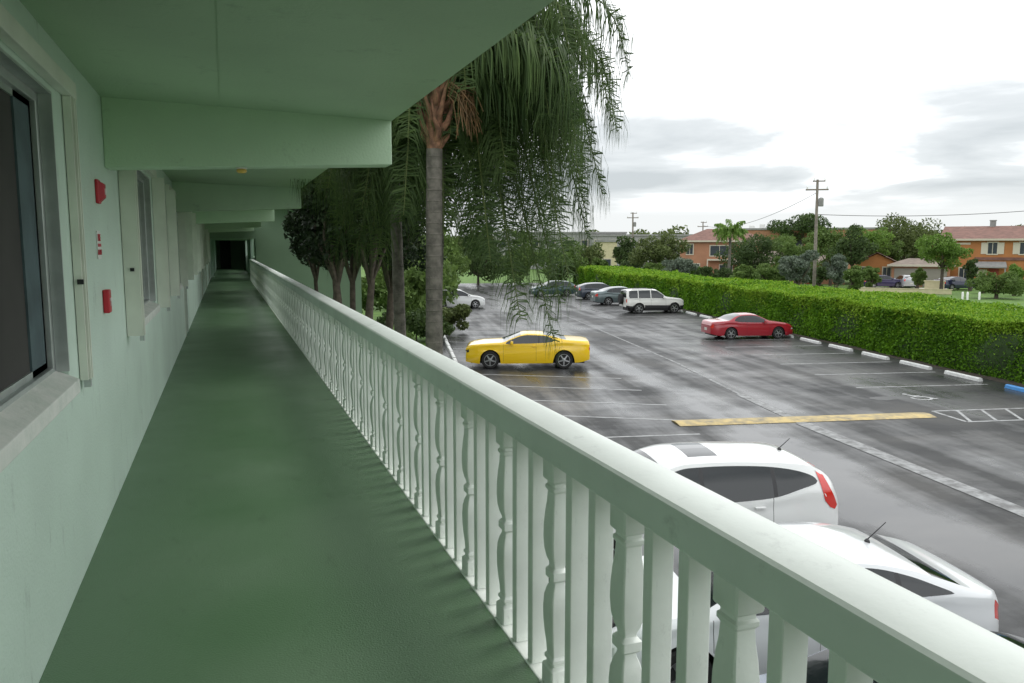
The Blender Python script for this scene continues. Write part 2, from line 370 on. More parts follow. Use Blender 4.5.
# windows: (y0, y1)
WINS = [(.55, 4.22), (7.0, 9.25), (12.1, 14.0), (17.4, 19.4), (22.6, 24.6), (28.3, 30.4), (34.0, 36.0)]
DOORS = [(15.3, 16.2), (26.2, 27.1), (32.0, 32.9), (37.6, 38.5)]
ZS, ZT = 4.15, 5.46
cuts = sorted([(a, c, 'w') for a, c in WINS]+[(a, c, 'd') for a, c in DOORS])
b = MB(); y = -9.
X0 = XW-.24
for a, c, k in cuts:
    b.box(X0, XW, y, a, 0, 6.3)
    if k == 'w': b.box(X0, XW, a, c, 0, ZS); b.box(X0, XW, a, c, ZT, 6.3)
    else: b.box(X0, XW, a, c, 0, ZF); b.box(X0, XW, a, c, ZF+2.08, 6.3)
    y = c
b.box(X0, XW, y, 62, 0, 6.3)
b.box(-9, X0-.001, -9, -8.76, 0, 6.3); b.box(-9, -8.76, -8.75, 62, 0, 6.3); b.box(-9, X0-.001, 62.001, 62.2, 0, 6.3)
b.box(-9, XW, -9, 62.2, 6.31, 6.5)
bpart(b, 'wall', M['wallpaint'])
# floor slab of the walkway
b = MB(); b.box(XW+.001, XR-.015, -9, 40.009, ZF-.2, ZF)
b.box(XW+.003, 1.358, 60.0-19.99, 59.99, ZF-.2, ZF-.001)
o = b.build('walkway', M['floorpaint']); tag(o, kind='structure')
b = MB(); b.box(XR-.014, 1.17, -9, 39.9, ZF-.22, ZF+.006)
bpart(b, 'slab_edge', M['balpaint'], bevel=.006)
# ceiling slab sloping slightly outward
b = MB(); 
def slab(x0, x1, y0, y1, za, zb, t): 
    b.add([(x0,y0,za),(x1,y0,zb),(x1,y1,zb),(x0,y1,za),(x0,y0,za+t),(x1,y0,zb+t),(x1,y1,zb+t),(x0,y1,za+t)], [(0,3,2,1),(4,5,6,7),(0,1,5,4),(1,2,6,5),(2,3,7,6),(3,0,4,7)])
slab(XW+.001, -.002, -9, 39.95, 5.72, 5.70, .22); slab(.006, 1.178, -9, 39.95, 5.70, 5.665, .22)
slab(-.0018, .0058, -9, 39.95, 5.7035, 5.7035, .2)
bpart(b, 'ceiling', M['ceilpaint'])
for yb in (-1.6, 5.9, 13.3, 20.7, 28.1, 35.3):
    b = MB(); x0, x1 = XW+.001, 1.172; z0, z1 = 5.272, 5.352
    b.add([(x0,yb,z0),(x1,yb,z1),(x1,yb+.22,z1),(x0,yb+.22,z0),(x0,yb,5.73),(x1,yb,5.68),(x1,yb+.22,5.68),(x0,yb+.22,5.73)], [(0,3,2,1),(4,5,6,7),(0,1,5,4),(1,2,6,5),(2,3,7,6),(3,0,4,7)])
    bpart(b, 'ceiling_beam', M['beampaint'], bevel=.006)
# outer walls below the walkway
b = MB(); b.box(XW+.002, .9, -9, 39.9, 0, ZF-.23); bpart(b, 'lower_wall', M['wallpaint'])
# wing the walkway runs into
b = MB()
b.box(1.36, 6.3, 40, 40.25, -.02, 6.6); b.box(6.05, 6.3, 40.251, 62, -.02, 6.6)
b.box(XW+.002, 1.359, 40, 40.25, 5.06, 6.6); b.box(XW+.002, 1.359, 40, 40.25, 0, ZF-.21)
b.box(1.36, 1.6, 40.251, 42.0, 0, 6.6); b.box(1.36, 1.6, 47.5, 50.0, 0, 6.6); b.box(1.36, 1.6, 56, 60, 0, 6.6); b.box(1.36, 1.6, 42.001, 47.499, 0, ZF+1.0); b.box(1.36, 1.6, 50.001, 55.999, 0, ZF+1.0)  # side openings onto a roofless court, added to light the far corridor
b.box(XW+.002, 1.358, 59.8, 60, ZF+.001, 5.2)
bpart(b, 'wing_wall', M['wingpaint_shaded'])
b = MB(); b.box(XW+.002, 1.358, 40.252, 60, 5.08, 5.2); b.box(1.22, 7.4, 38.2, 40.8, 6.61, 6.8)  # second box is an eave added to shade the wing wall
bpart(b, 'wing_ceiling_added_eave', M['ceilpaint'])
b = MB(); b.box(-.35,.35,59.74,59.79,ZF+.002,ZF+2.05); bpart(b, 'door', M['dark'])
for y0 in (43.2, 49.5, 54.0):
    b = MB(); b.box(XW+.004, XW+.14, y0, y0+.3, ZF+.002, 5.07); bpart(b, 'pilaster', M['wallpaint'])
    b = MB(); b.box(1.22,1.356,y0,y0+.3,ZF+.002,5.07); bpart(b, 'pilaster', M['wallpaint'])
# windows with frames, sills, shutter tracks
for i, (a, c) in enumerate(WINS):
    # outer frame, recessed .07
    x0, x1 = XW-.13, XW-.05
    b = MB(); t = .055
    b.box(x0, x1, a, a+t, ZS, ZT); b.box(x0, x1, c-t, c, ZS, ZT); b.box(x0, x1, a+t, c-t, ZS, ZS+t); b.box(x0, x1, a+t, c-t, ZT-t, ZT)
    fr = bpart(b, 'window', M['alu'], bevel=.004)
    npan = 3 if i == 0 else 2
    w = (c-a-2*t)/npan
    for k in range(npan):
        p0 = a+t+k*w; xx = XW-.115 if k % 2 else XW-.095
        b = MB(); s = .028
        b.box(xx, xx+.02, p0, p0+s, ZS+t, ZT-t); b.box(xx, xx+.02, p0+w-s, p0+w, ZS+t, ZT-t)
        b.box(xx, xx+.02, p0+s, p0+w-s, ZS+t, ZS+t+s); b.box(xx, xx+.02, p0+s, p0+w-s, ZT-t-s, ZT-t)
        q = b.build('sash', M['alu'], fr)
        b = MB(); b.box(xx+.006, xx+.011, p0+s, p0+w-s, ZS+t+s, ZT-t-s)
        q = b.build('pane', M['glass'] if k % 2 and i == 0 else M['screen'], fr)
    if i == 0:
        b = MB(); b.box(XW-.088, XW-.075, c-.055-.30, c-.055, ZS+.055, ZT-.055); b.build('side_panel', M['curtain'], fr)
    # curtain behind the far end and a dark room
    b = MB(); n = 22
    vs = []
    for k in range(n+1):
        yy = c-.06-.55*k/n if i == 0 else c-.06-.35*k/n
        vs += [(XW-.17+.018*math.sin(k*1.7), yy, ZS+.02), (XW-.17+.018*math.sin(k*1.7), yy, ZT-.02)]
    b.add(vs, [(2*k, 2*k+2, 2*k+3, 2*k+1) for k in range(n)])
    b.build('curtain', M['curtain'], fr)
    b = MB(); b.box(XW-.235, XW-.225, a+.001, c-.001, ZS, ZT); b.build('back_panel', M['dark'], fr)
    # metal liner of the reveal
    b = MB(); b.box(XW-.049, XW+.006, c-.014, c-.0005, ZS+.03, ZT-.001); b.box(XW-.049, XW+.006, a+.0005, a+.014, ZS+.03, ZT-.001); b.box(XW-.049, XW+.006, a+.0145, c-.0145, ZT-.014, ZT-.001)
    b.build('reveal_liner', M['alu'], fr)
    # sill
    b = MB(); z = ZS
    b.add([(XW-.05,a,z+.035),(XW+.045,a,z-.01),(XW+.045,a,z-.075),(XW-.05,a,z-.075),(XW-.05,c,z+.035),(XW+.045,c,z-.01),(XW+.045,c,z-.075),(XW-.05,c,z-.075)],
          [(0,1,5,4),(1,2,6,5),(0,3,2,1),(4,5,6,7),(3,7,6,2)])
    bpart(b, 'window_sill', M['sill'], bevel=.004)
    # storm shutter: head track, folded stacks both sides
    e0, e1 = a-.42, c+.40
    b = MB(); b.box(XW+.001, XW+.05, e0, e1, ZT+.03, ZT+.11); bpart(b, 'shutter_track', M['cream'], bevel=.004)
    dd = {0: .05, 1: .12}.get(i, .12)
    for q, (s0, s1) in enumerate(((e0, e0+.13), (e1-.13, e1))):
        if i == 1 and q: dd = .125
        b = MB(); n = 5; w = (s1-s0)/n
        for k in range(n):
            d = dd if k % 2 else dd-.010
            b.box(XW+.004, XW+d, s0+k*w+.003, s0+(k+1)*w-.003, ZS-.06, ZT+.029)
        st = bpart(b, 'folded_shutter', M['cream'])
        b = MB(); b.box(XW+dd*.4, XW+dd*.4+.028, s0-.012, s0+.002, 4.575, 4.60); (b.build('latch', M['dark'], st) if i < 2 and q != 1 or i == 0 else None)
        b = MB(); b.box(XW+dd-.035, XW+dd-.005, s0+.03, s0+.07, ZS-.10, ZS-.061); (b.build('foot_bolt', M['alu'], st) if i < 3 else None)
for a, c in DOORS:
    b = MB(); b.box(XW-.10, XW-.05, a+.05, c-.05, ZF+.004, ZF+2.03); d = bpart(b, 'door', M['door'], bevel=.004)
    b = MB(); b.box(XW-.12, XW+.012, a, a+.049, ZF+.003, ZF+2.08); b.box(XW-.12, XW+.012, c-.049, c, ZF+.003, ZF+2.08); b.box(XW-.12, XW+.012, a+.05, c-.05, ZF+2.031, ZF+2.08)
    b.build('door_frame', M['cream'], d)
    b = MB(); b.tube([(XW-.05, a+.13, ZF+1.0), (XW+.01, a+.13, ZF+1.0)], .012); b.tube([(XW+.01, a+.12, ZF+1.0), (XW+.01, a+.24, ZF+1.0)], .010); b.build('handle', M['alu'], d)
    b = MB(); b.box(XW-.23, XW-.22, a, c, ZF, ZF+2.07); b.build('back_panel', M['dark'], d)
# small amber ceiling lamp just past the first beam
lm = empty('ceiling_lamp', (.13, 6.0, 5.306), 0, 'small amber lamp under the nearest walkway beam', 'lamp'); lm.scale = (.7, .7, .3)
b = MB(); b.lathe([(.055,0),(.055,-.02),(.04,-.03)], n=16); b.build('base', M['white'], lm)
b = MB(); b.lathe([(.038,-.03),(.05,-.05),(.048,-.10),(.03,-.125),(.005,-.13)], n=16); b.build('shade', M['amber'], lm, smooth=True)
# conduit along the wall under the ceiling
# --- fire devices on the wall
fy = 5.46
d = empty('alarm_sounder', (XW, fy, 5.09), 0, 'red alarm sounder, uppermost of the wall devices by the first beam', 'fire alarm')
b = MB(); b.box(.001,.02,-.05,.05,-.072,.072); b.build('back_box', M['red'], d, bevel=.006)
b = MB(); b.add([(.02,-.042,-.062),(.02,.042,-.062),(.02,.042,.062),(.02,-.042,.062),(.050,-.03,-.035),(.050,.03,-.035),(.050,.03,.045),(.050,-.03,.045)], [(4,5,6,7),(0,1,5,4),(1,2,6,5),(2,3,7,6),(3,0,4,7)]); b.build('horn', M['red'], d, bevel=.004)
b = MB(); b.box(.0501,.056,-.018,.018,-.018,.018); b.build('strobe_lens', M['white'], d)
d = empty('pull_station', (XW, 5.50, 4.425), 0, 'red fire alarm pull station, lowest of the wall devices', 'pull station')
b = MB(); b.box(.001,.038,-.048,.048,-.072,.072); b.build('housing', M['red'], d, bevel=.008)
b = MB(); b.box(.039,.046,-.03,.03,.005,.020); b.box(.039,.045,-.006,.006,-.03,.004); b.build('handle', M['white'], d)
d = empty('fire_sign', (XW, 5.40, 4.77), 0, 'small white sign with red lettering between two red wall devices', 'sign')
b = MB(); b.box(.001,.008,-.062,.062,-.085,.085); b.build('plate', M['white'], d, bevel=.002)
b = MB(); b.box(.0082,.011,-.055,.055,-.010,.008); b.build('rule', M['red'], d)
def text(name, s, size, m, parent, loc, rot, ext=.001):
    c = bpy.data.curves.new(name, 'FONT'); c.body = s; c.size = size; c.extrude = ext; c.align_x = 'CENTER'; c.align_y = 'CENTER'
    o = bpy.data.objects.new(name, c); COL.objects.link(o); 
    dg = bpy.context.evaluated_depsgraph_get(); me = bpy.data.meshes.new_from_object(o.evaluated_get(dg)); bpy.data.objects.remove(o)
    o = link(name, me, m, parent); o.location = loc; o.rotation_euler = rot; return o
text('lettering', 'FIRE', .062, M['red'], d, (.0095, 0, .042), (R(90),0,R(90)))
text('lettering', 'ALARM', .046, M['red'], d, (.0095, 0, -.045), (R(90),0,R(90)))

# ================================================================== RAILING
rail = empty('railing', (XR, 0, ZF), 0, 'long pale green balustrade along the open side of the walkway', 'railing')
b = MB()
sec = [(1.048,4.008),(1.044,4.013),(1.044,4.098),(1.047,4.107),(1.055,4.115),(1.070,4.120),(1.09,4.125),(1.12,4.129),(1.15,4.130),(1.175,4.127),(1.193,4.121),(1.206,4.110),(1.213,4.096),(1.214,4.080),(1.214,4.014),(1.208,4.008)]
vs = []; ys = [-6, 39.99]
for y in ys: vs += [(x-XR, y, z-ZF) for x, z in sec]
k = len(sec); b.add(vs, [(i, (i+1)%k, k+(i+1)%k, k+i) for i in range(k)]+[tuple(reversed(range(k))), tuple(range(k,2*k))])
# fix winding
b.f = [tuple(reversed(f)) for f in b.f]
b.build('handrail', M['railpaint'], rail, smooth=True, angle=24)
HB = 4.007-ZF
def post_mb():
    b = MB(); b.cbox(0, .068, -.024, .024, .007, HB, .0025); b.v = [(x, y, min(z, HB)) for x, y, z in b.v]; return b
def turned_mb(n=8):
    """square sawn baluster: double vase profile with a pinched waist"""
    b = MB(); cx = .037; ch = .12
    half = [(.043,.007),(.043,.075),(.040,.080),(.030,.088),(.030,.098),(.036,.104),(.036,.114),(.029,.124),(.031,.16),(.036,.20),(.040,.25),(.041,.30),(.038,.345),(.031,.375),(.023,.395),(.022,.405),(.034,.418)]
    top = HB+.007
    prof = half+[(r, top-z) for r, z in half[::-1]]
    vs = []; fs = []
    for r_, z in prof:
        k = r_*ch
        for (x, y) in ((-r_+k,-r_),(r_-k,-r_),(r_,-r_+k),(r_,r_-k),(r_-k,r_),(-r_+k,r_),(-r_,r_-k),(-r_,-r_+k)): vs.append((cx+x*.94, y*1.14, z))
    for a in range(len(prof)-1):
        for k in range(8): fs.append((a*8+k, a*8+(k+1)%8, (a+1)*8+(k+1)%8, (a+1)*8+k))
    fs.append(tuple(reversed(range(8)))); l = (len(prof)-1)*8; fs.append(tuple(l+k for k in range(8)))
    b.add(vs, fs); return b
pm = post_mb().build('baluster', M['balpaint'], rail, smooth=True, angle=30)
tm = turned_mb().build('baluster', M['balpaint'], rail, smooth=True, angle=35)
# phase: post light faces start at y = 3.46, 2.92, 2.38, 1.84 (first post of each triple)
SP = .18; count = 0; first = {}
far = MB(); ppm, ptm = post_mb(), turned_mb(8)
y = 1.8575-.54*10
while y < 39.85:
    for j, kind in ((0,'P'),(2,'P'),(1,'T')):
        yy = y+SP*j
        kind = 'T' if j == 2 else 'P'
    # going away from the camera: P1 (y), then T (y-?), order along +Y is P1, T, P2
    for off, kind in ((0,'P'), (SP,'T'), (2*SP,'P')):
        yy = y+off
        if yy > 39.85: continue
        if yy > .60 and count < 98:
            src = tm if kind == 'T' else pm
            if kind in first: o = src.copy(); COL.objects.link(o)
            else: o = src; first[kind] = 1
            o.parent = rail; o.location = (0, yy, 0); count += 1
        else:
            s = ptm if kind == 'T' else ppm
            far.add([(p[0], p[1]+yy, p[2]) for p in s.v], s.f)
    y += .54
tag(far.build('baluster_run', M['balpaint'], rail), kind='stuff')

# ================================================================== CARS
def paint(name, col, metal=0, rough=.28): return mat(name, col, rough, metal=metal, coat=1, spec=.5)
M['tyre'] = mat('tyre', (.018,.018,.018), .8)
M['rim'] = mat('rim', (.50,.51,.52), .28, metal=.9)
M['carglass'] = mat('carglass', (.012,.016,.018), .05, coat=.5)
M['lampred'] = mat('lampred', (.62,.03,.02), .18, coat=1)
M['lampclear'] = mat('lampclear', (.55,.57,.58), .12, coat=1)
M['plate'] = mat('plate', (.6,.6,.55), .5)
M['trim'] = mat('trim', (.03,.03,.032), .5)

def interp(pts, x):
    """smooth-ish interpolation through (x,z) points ordered by x"""
    if x <= pts[0][0]: return pts[0][1]
    if x >= pts[-1][0]: return pts[-1][1]
    for i in range(len(pts)-1):
        if pts[i][0] <= x <= pts[i+1][0]:
            (x1, y1), (x2, y2) = pts[i], pts[i+1]; h = x2-x1
            def sl(a, b_, c):
                s1 = (b_[1]-a[1])/(b_[0]-a[0]); s2 = (c[1]-b_[1])/(c[0]-b_[0])
                return 0 if s1*s2 <= 0 else 2*s1*s2/(s1+s2)
            m1 = sl(pts[i-1], pts[i], pts[i+1]) if i > 0 else (y2-y1)/h
            m2 = sl(pts[i], pts[i+1], pts[i+2]) if i+2 < len(pts) else (y2-y1)/h
            t = (x-x1)/h; t2 = t*t; t3 = t2*t
            return (2*t3-3*t2+1)*y1+(t3-2*t2+t)*h*m1+(-2*t3+3*t2)*y2+(t3-t2)*h*m2

def wheel(parent, x, y, r, w, side, spokes=5, rimmat=None):
    wl = bpy.data.objects.new('wheel', None); COL.objects.link(wl); wl.parent = parent; wl.location = (x, y, r)
    b = MB(); s = side
    b.lathe([(r*.66,-w/2*s),(r*.93,-w/2*s),(r,-w*.36*s),(r,w*.36*s),(r*.93,w/2*s),(r*.68,w/2*s),(r*.66,w*.40*s)][::1 if s > 0 else 1], n=28, axis='y')
    b.build('tyre', M['tyre'], wl, smooth=True)
    b = MB()
    ri = r*.68
    b.lathe([(ri*.98,w*.02*s),(ri*1.0,w*.50*s),(ri*.93,w*.50*s),(ri*.90,w*.30*s),(ri*.90,w*.04*s)], n=28, axis='y')
    for k in range(spokes):
        a = 2*math.pi*k/spokes+.3
        Mx = Matrix.Rotation(a, 4, 'Y')
        vs = [(.045,w*.46*s,-ri*.13),(ri*.93,w*.42*s,-ri*.09),(ri*.93,w*.42*s,ri*.09),(.045,w*.46*s,ri*.13),(.045,w*.34*s,-ri*.13),(ri*.93,w*.30*s,-ri*.09),(ri*.93,w*.30*s,ri*.09),(.045,w*.34*s,ri*.13)]
        b.add([Mx @ Vector(p) for p in vs], [(0,1,2,3),(4,7,6,5),(0,4,5,1),(1,5,6,2),(2,6,7,3),(3,7,4,0)])
    b.lathe([(.065,w*.30*s),(.065,w*.47*s),(.04,w*.49*s)], n=14, axis='y')
    b.build('rim', rimmat or M['rim'], wl, smooth=True)
    b = MB(); b.lathe([(ri*.9,w*.06*s),(ri*.9,w*.10*s)], n=20, axis='y'); b.build('brake_disc', M['trim'], wl)
    return wl

def car(name, P, body, loc, heading, label, cat='car', group='cars parked in the lot'):
    """+x is the front.  P: L W top belt sill wheels(xf,xr) r ws(x0,x1) rg(x0,x1) side=[(x0,x1),...]"""
    root = empty(name, loc, heading, label, cat, group)
    L_, W_ = P['L'], P['W']; h = L_/2
    xs = set(np.linspace(-h, h, int(L_/.045)).round(4))
    seams = P.get('seams', [])
    for s in seams: xs |= {round(s-.004, 4), round(s+.004, 4)}
    for a_, c_ in [P['ws'], P['rg']]: xs |= {round(a_, 4), round(c_, 4)}
    for e_ in (.004, .015, .03): xs |= {round(-h+e_, 4), round(h-e_, 4)}
    xs = sorted(xs)
    # drop near duplicates unless seams
    q = [xs[0]]
    for x in xs[1:]:
        if x-q[-1] > .0035: q.append(x)
    xs = q
    ef, er = P.get('ef', .75), P.get('er', .65)
    def halfw(x):
        w = W_/2
        if x > h-ef: t = (x-(h-ef))/ef; w *= 1-P.get('kf', .26)*t**2.6
        if x < -h+er: t = (-h+er-x)/er; w *= 1-P.get('kr', .20)*t**2.8
        # last few cm roll in
        d = min(h-abs(x), .06)/.06
        return w-(.05*(1-math.sqrt(max(0, 1-(1-d)**2))))
    r = P['r']; Ra = r+.055
    NB, NG, NR = 9, 6, 9
    rows = []
    def prof(x):
        zt = interp(P['top'], x); zbel = min(interp(P['belt'], x), zt-.025); w = halfw(x)
        zb = interp(P['sill'], x); zb0 = zb
        for xw in P['wheels']:
            if abs(x-xw) < Ra: zb = max(zb, r+math.sqrt(Ra*Ra-(x-xw)**2))
        zb = min(zb, zbel-.05)
        tum = P.get('tumble', .42)
        zr = zbel+(zt-zbel)*P.get('rf', .88); wb = w*.965; 
        wr = wb-tum*(zr-zbel)-.02*min(1, (zr-zbel)/.1)
        pts = []
        for j in range(NB+1):
            f = j/NB; z = zb+f*(zbel-zb); ff = (z-zb0)/max(.01, zbel-zb0)
            y = w*(.93+.07*math.sin(math.pi*min(1, ff*.9+.12))**.7) if ff < .85 else None
            if y is None:
                a = w*(.93+.07*math.sin(math.pi*(.85*.9+.12))**.7); tt = (ff-.85)/.15; y = a+(wb-a)*tt*tt
            y += P.get('flare', .0)*max(0, 1-min(abs(x-xw) for xw in P['wheels'])/(Ra+.12))*(1 if ff < .7 else 0)
            pts.append((y, z))
        for j in range(1, NG+1):
            f = j/NG; bul = .018*math.sin(math.pi*f)*min(1, (zr-zbel)/.2)
            pts.append((wb+(wr-wb)*f+bul, zbel+(zr-zbel)*f))
        for j in range(1, NR+1):
            f = j/NR; a = math.pi/2*f
            # superellipse from (wr,zr) to (0,zt)
            ex = .62
            y = wr*(math.cos(a)**ex if j < NR else 0); z = zr+(zt-zr)*(math.sin(a)**ex if False else (1-(y/wr)**2.6))
            pts.append((y, z))
        return pts
    rows = [prof(x) for x in xs]
    def ysurf(x, z):
        p = prof(x)
        for (y1, z1), (y2, z2) in zip(p, p[1:]):
            if z1 <= z <= z2 and z2 > z1: return y1+(y2-y1)*(z-z1)/(z2-z1)
        return p[0][0] if z < p[0][1] else 0
    def patch(nm, m, cols, d=.005, nt_=7):
        """cols: list of (x_low, z_low, x_high, z_high) laid on the body side, one mesh per side"""
        for sg in (1, -1):
            vs = []; fs = []
            for (xa, za, xb, zb_) in cols:
                for t in range(nt_):
                    f = t/(nt_-1); x = xa+(xb-xa)*f; z = za+(zb_-za)*f; vs.append((x, sg*(ysurf(x, z)+d), z+d*.3))
            for i_ in range(len(cols)-1):
                for t in range(nt_-1):
                    q_ = (i_*nt_+t, (i_+1)*nt_+t, (i_+1)*nt_+t+1, i_*nt_+t+1); fs.append(tuple(reversed(q_)) if sg < 0 else q_)
            if sg > 0: fs = [tuple(reversed(f)) for f in fs]; 
            fs = [tuple(reversed(f)) for f in fs]
            b = MB(); b.v = vs; b.f = fs; b.mi = [0]*len(fs); b.build(nm, m, root, smooth=True, angle=60)
    n = len(rows[0]); groups = {}
    V = []
    for x, pts in zip(xs, rows): V += [(x, y, z) for y, z in pts]
    off = len(V)
    V += [(x, -y, z) for x, y, z in V]
    ws, rg = P['ws'], P['rg']
    def cls(i, j):
        xm = (xs[i]+xs[i+1])/2; gh = rows[i][NB+NG][1]-rows[i][NB][1]; gh2 = rows[i+1][NB+NG][1]-rows[i+1][NB][1]
        seg = 'b' if j < NB else 'g' if j < NB+NG else 'r'
        for rule in P.get('rules', []):
            k = rule(seg, j, xm, (rows[i][j][1]+rows[i][j+1][1])/2)
            if k: return k
        if seg == 'b' and (rows[i][j][1]+rows[i][j+1][1])/2 < P.get('lowdark', 0): return 'seam'
        if seg == 'g' and 1 <= j-NB < NG and min(gh, gh2) > .05:
            pass
        if seg == 'r' and j-NB-NG >= 1:
            if ws[0] < xm < ws[1]: return 'windshield'
            if rg[0] < xm < rg[1]: return 'rear_window'
            sr = P.get('sunroof')
            if sr and sr[0] < xm < sr[1] and j-NB-NG >= 6: return 'sunroof'
        if seg in 'bg' and xs[i+1]-xs[i] < .0095 and any(abs(xm-s) < .006 for s in seams) and 1 <= j <= NB: return 'seam'
        return 'body'
    for i in range(len(xs)-1):
        for j in range(n-1):
            k = cls(i, j); a_ = i*n+j
            f = (a_, a_+1, a_+n+1, a_+n)
            groups.setdefault(k, []).append((f, 1)); groups.setdefault(k, []).append((tuple(reversed([p+off for p in f])), -1))
    capF = tuple(range((len(xs)-1)*n, len(xs)*n)); capR = tuple(reversed(range(n)))
    matmap = {'body': body, 'seam': M['trim'], 'windshield': M['carglass'], 'rear_window': M['carglass'], 'sunroof': M['carglass'], 'trim': M['trim'],
              'taillight': M['lampred'], 'headlight': M['lampclear'], 'bumper': P.get('bumpermat', body), 'roof': P.get('roofmat', body), 'cladding': M['trim']}
    def mk(nm, faces, m, extra=None):
        used = {}; vs = []; fs = []
        for f in faces:
            g_ = []
            for p in f:
                if p not in used: used[p] = len(vs); vs.append(V[p])
                g_.append(used[p])
            fs.append(tuple(g_))
        b = MB(); b.v = vs; b.f = fs; b.mi = [0]*len(fs)
        return b.build(nm, m, root, smooth=True, angle=38)
    for k, fl in groups.items():
        if k in ('body', 'seam'): continue
        if k.startswith('side_window') or k in ('taillight', 'headlight'):
            nm = 'side_window' if k.startswith('side') else k
            for sgn in (1, -1): mk(nm, [f for f, s in fl if s == sgn], matmap.get(k, M['carglass']))
        else: mk(k, [f for f, s in fl], matmap[k])
    # body with ends and seams as a second slot
    fs = [f for f, s in groups['body']]; nb = len(fs)
    mid = []
    fcF = list(capF)+[p+off for p in reversed(capF)]; fcR = list(reversed(range(n)))+[p+off for p in range(n)]
    fs += [tuple(fcF), tuple(fcR)]
    sm = [f for f, s in groups.get('seam', [])]
    used = {}; vs = []; out_ = []
    for f in fs+sm:
        g_ = []
        for p in f:
            if p not in used: used[p] = len(vs); vs.append(V[p])
            g_.append(used[p])
        out_.append(tuple(g_))
    b = MB(); b.v = vs; b.f = out_; b.mi = [0]*len(fs)+[1]*len(sm)
    b.build('body', [body, M['trim']], root, smooth=True, angle=38)
    # side glass: (x_rear, x_front, rear taper, front taper, [pillars])
    if P.get('dlo'):
        x0, x1, tr_, tf_, pil = P['dlo']
        def lohi(x):
            p = prof(x); lo = p[NB][1]+.025; hi = p[NB+NG][1]-P.get('dtop', .035)
            k = 1
            if x < x0+tr_: k = math.sqrt(max(0, 1-(1-(x-x0)/tr_)**2.2))
            if x > x1-tf_: k = min(k, max(0, (x1-x)/tf_)**.8)
            hi = max(hi, lo+.002); c_ = lo+(hi-lo)*P.get('dpt', .35) if x < (x0+x1)/2 else lo
            return c_+(lo-c_)*k, c_+(hi-c_)*k
        edges = [x0]+[e_ for p_ in pil for e_ in (p_-.03, p_+.03)]+[x1]
        for i_ in range(len(edges)-1):
            a_, c_ = edges[i_], edges[i_+1]; nn = max(2, int((c_-a_)/.035)+1); cs = []
            for q_ in range(nn+1):
                x = a_+(c_-a_)*q_/nn; lo, hi = lohi(x); cs.append((x, lo, x, hi))
            patch('side_window' if i_ % 2 == 0 else 'door_pillar', M['carglass'] if i_ % 2 == 0 else (P['pillarmat'] or body) if 'pillarmat' in P else M['trim'], cs, .006)
    if P.get('tail'): patch('taillight', M['lampred'], P['tail'], .008)
    # underbody
    b = MB(); b.box(-h+.2, h-.2, -W_/2+.30, W_/2-.30, .19, interp(P['belt'], 0)-.1)
    b.box(P['wheels'][1]+Ra+.02, P['wheels'][0]-Ra-.02, -W_/2+.09, W_/2-.09, .2, .45)
    b.build('underbody', M['dark'], root)
    tw = P.get('tw', .22)
    for xw in P['wheels']:
        for s in (1, -1): wheel(root, xw, s*(W_/2-tw/2-.015), r, tw, s, P.get('spokes', 5), P.get('rimmat'))
    # mirrors
    xm = P['mirror']; zm = interp(P['belt'], xm)+.02; w = halfw(xm)*.965
    for s in (1, -1):
        b = MB(); b.cbox(xm-.05, xm+.06, w+.03 if s > 0 else -w-.20, w+.20 if s > 0 else -w-.03, zm, zm+.13, .025)
        b.box(xm-.02, xm+.03, w-.03 if s > 0 else -w-.04, w+.04 if s > 0 else -w+.03, zm+.01, zm+.04)
        b.build('mirror', P.get('mirrormat', body), root, smooth=True)
    # handles
    for xh in P.get('handles', []):
        for s in (1, -1):
            z = interp(P['belt'], xh)-.10; y = halfw(xh)*.985
            b = MB(); b.cbox(xh-.08, xh+.08, s*y-.012, s*y+.022, z, z+.028, .006); b.build('door_handle', body, root)
    # fascia
    wf = halfw(h-.01); zt = interp(P['top'], h)
    b = MB(); b.cbox(h-.03, h+.012, -wf*.62, wf*.62, max(.3, zt-.22), zt-.06, .01); b.build('grille', M['trim'], root)
    b = MB(); b.cbox(h-.03, h+.010, -wf*.75, wf*.75, .24, .36, .01); b.build('air_intake', M['trim'], root)
    if not any(k == 'headlight' for k in groups):
        for s in (1, -1):
            b = MB(); y0, y1 = sorted((s*wf*.66, s*wf*1.0)); b.cbox(h-.10, h+.006, y0, y1, zt-.19, zt-.06, .015); b.build('headlight', M['lampclear'], root)
    wr_ = halfw(-h+.01); zt = interp(P['top'], -h)
    pz = P.get('platez', zt-.25)
    b = MB(); b.box(-h-.012, -h+.01, -.16, .16, pz, pz+.14); b.build('licence_plate', M['plate'], root)
    if not any(k == 'taillight' for k in groups) and not P.get('tail'):
        for s in (1, -1):
            b = MB(); y0, y1 = sorted((s*wr_*.55, s*wr_*1.01)); b.cbox(-h-.008, -h+.12, y0, y1, zt-.20, zt-.06, .015); b.build('taillight', M['lampred'], root)
    if P.get('antenna'):
        xa, la = P['antenna']; za = interp(P['top'], xa)
        b = MB(); b.lathe([(.035,-.01),(.03,.02),(.012,.04)], (xa,0,za), 10); b.tube([(xa,0,za+.03), (xa-la*.75,0,za+.03+la*.66)], [.008,.005], 6); b.build('antenna', M['trim'], root)
    if P.get('rails'):
        x0, x1, yy = P['rails']
        for s in (1, -1):
            b = MB(); b.tube([(x0, s*yy, interp(P['top'], x0)-.06), (x0+.1, s*yy, interp(P['top'], x0+.1)+.0), (x1-.1, s*yy, interp(P['top'], x1-.1)+.0), (x1, s*yy, interp(P['top'], x1)-.06)], .018, 6); b.build('roof_rail', M['trim'], root)
    return root

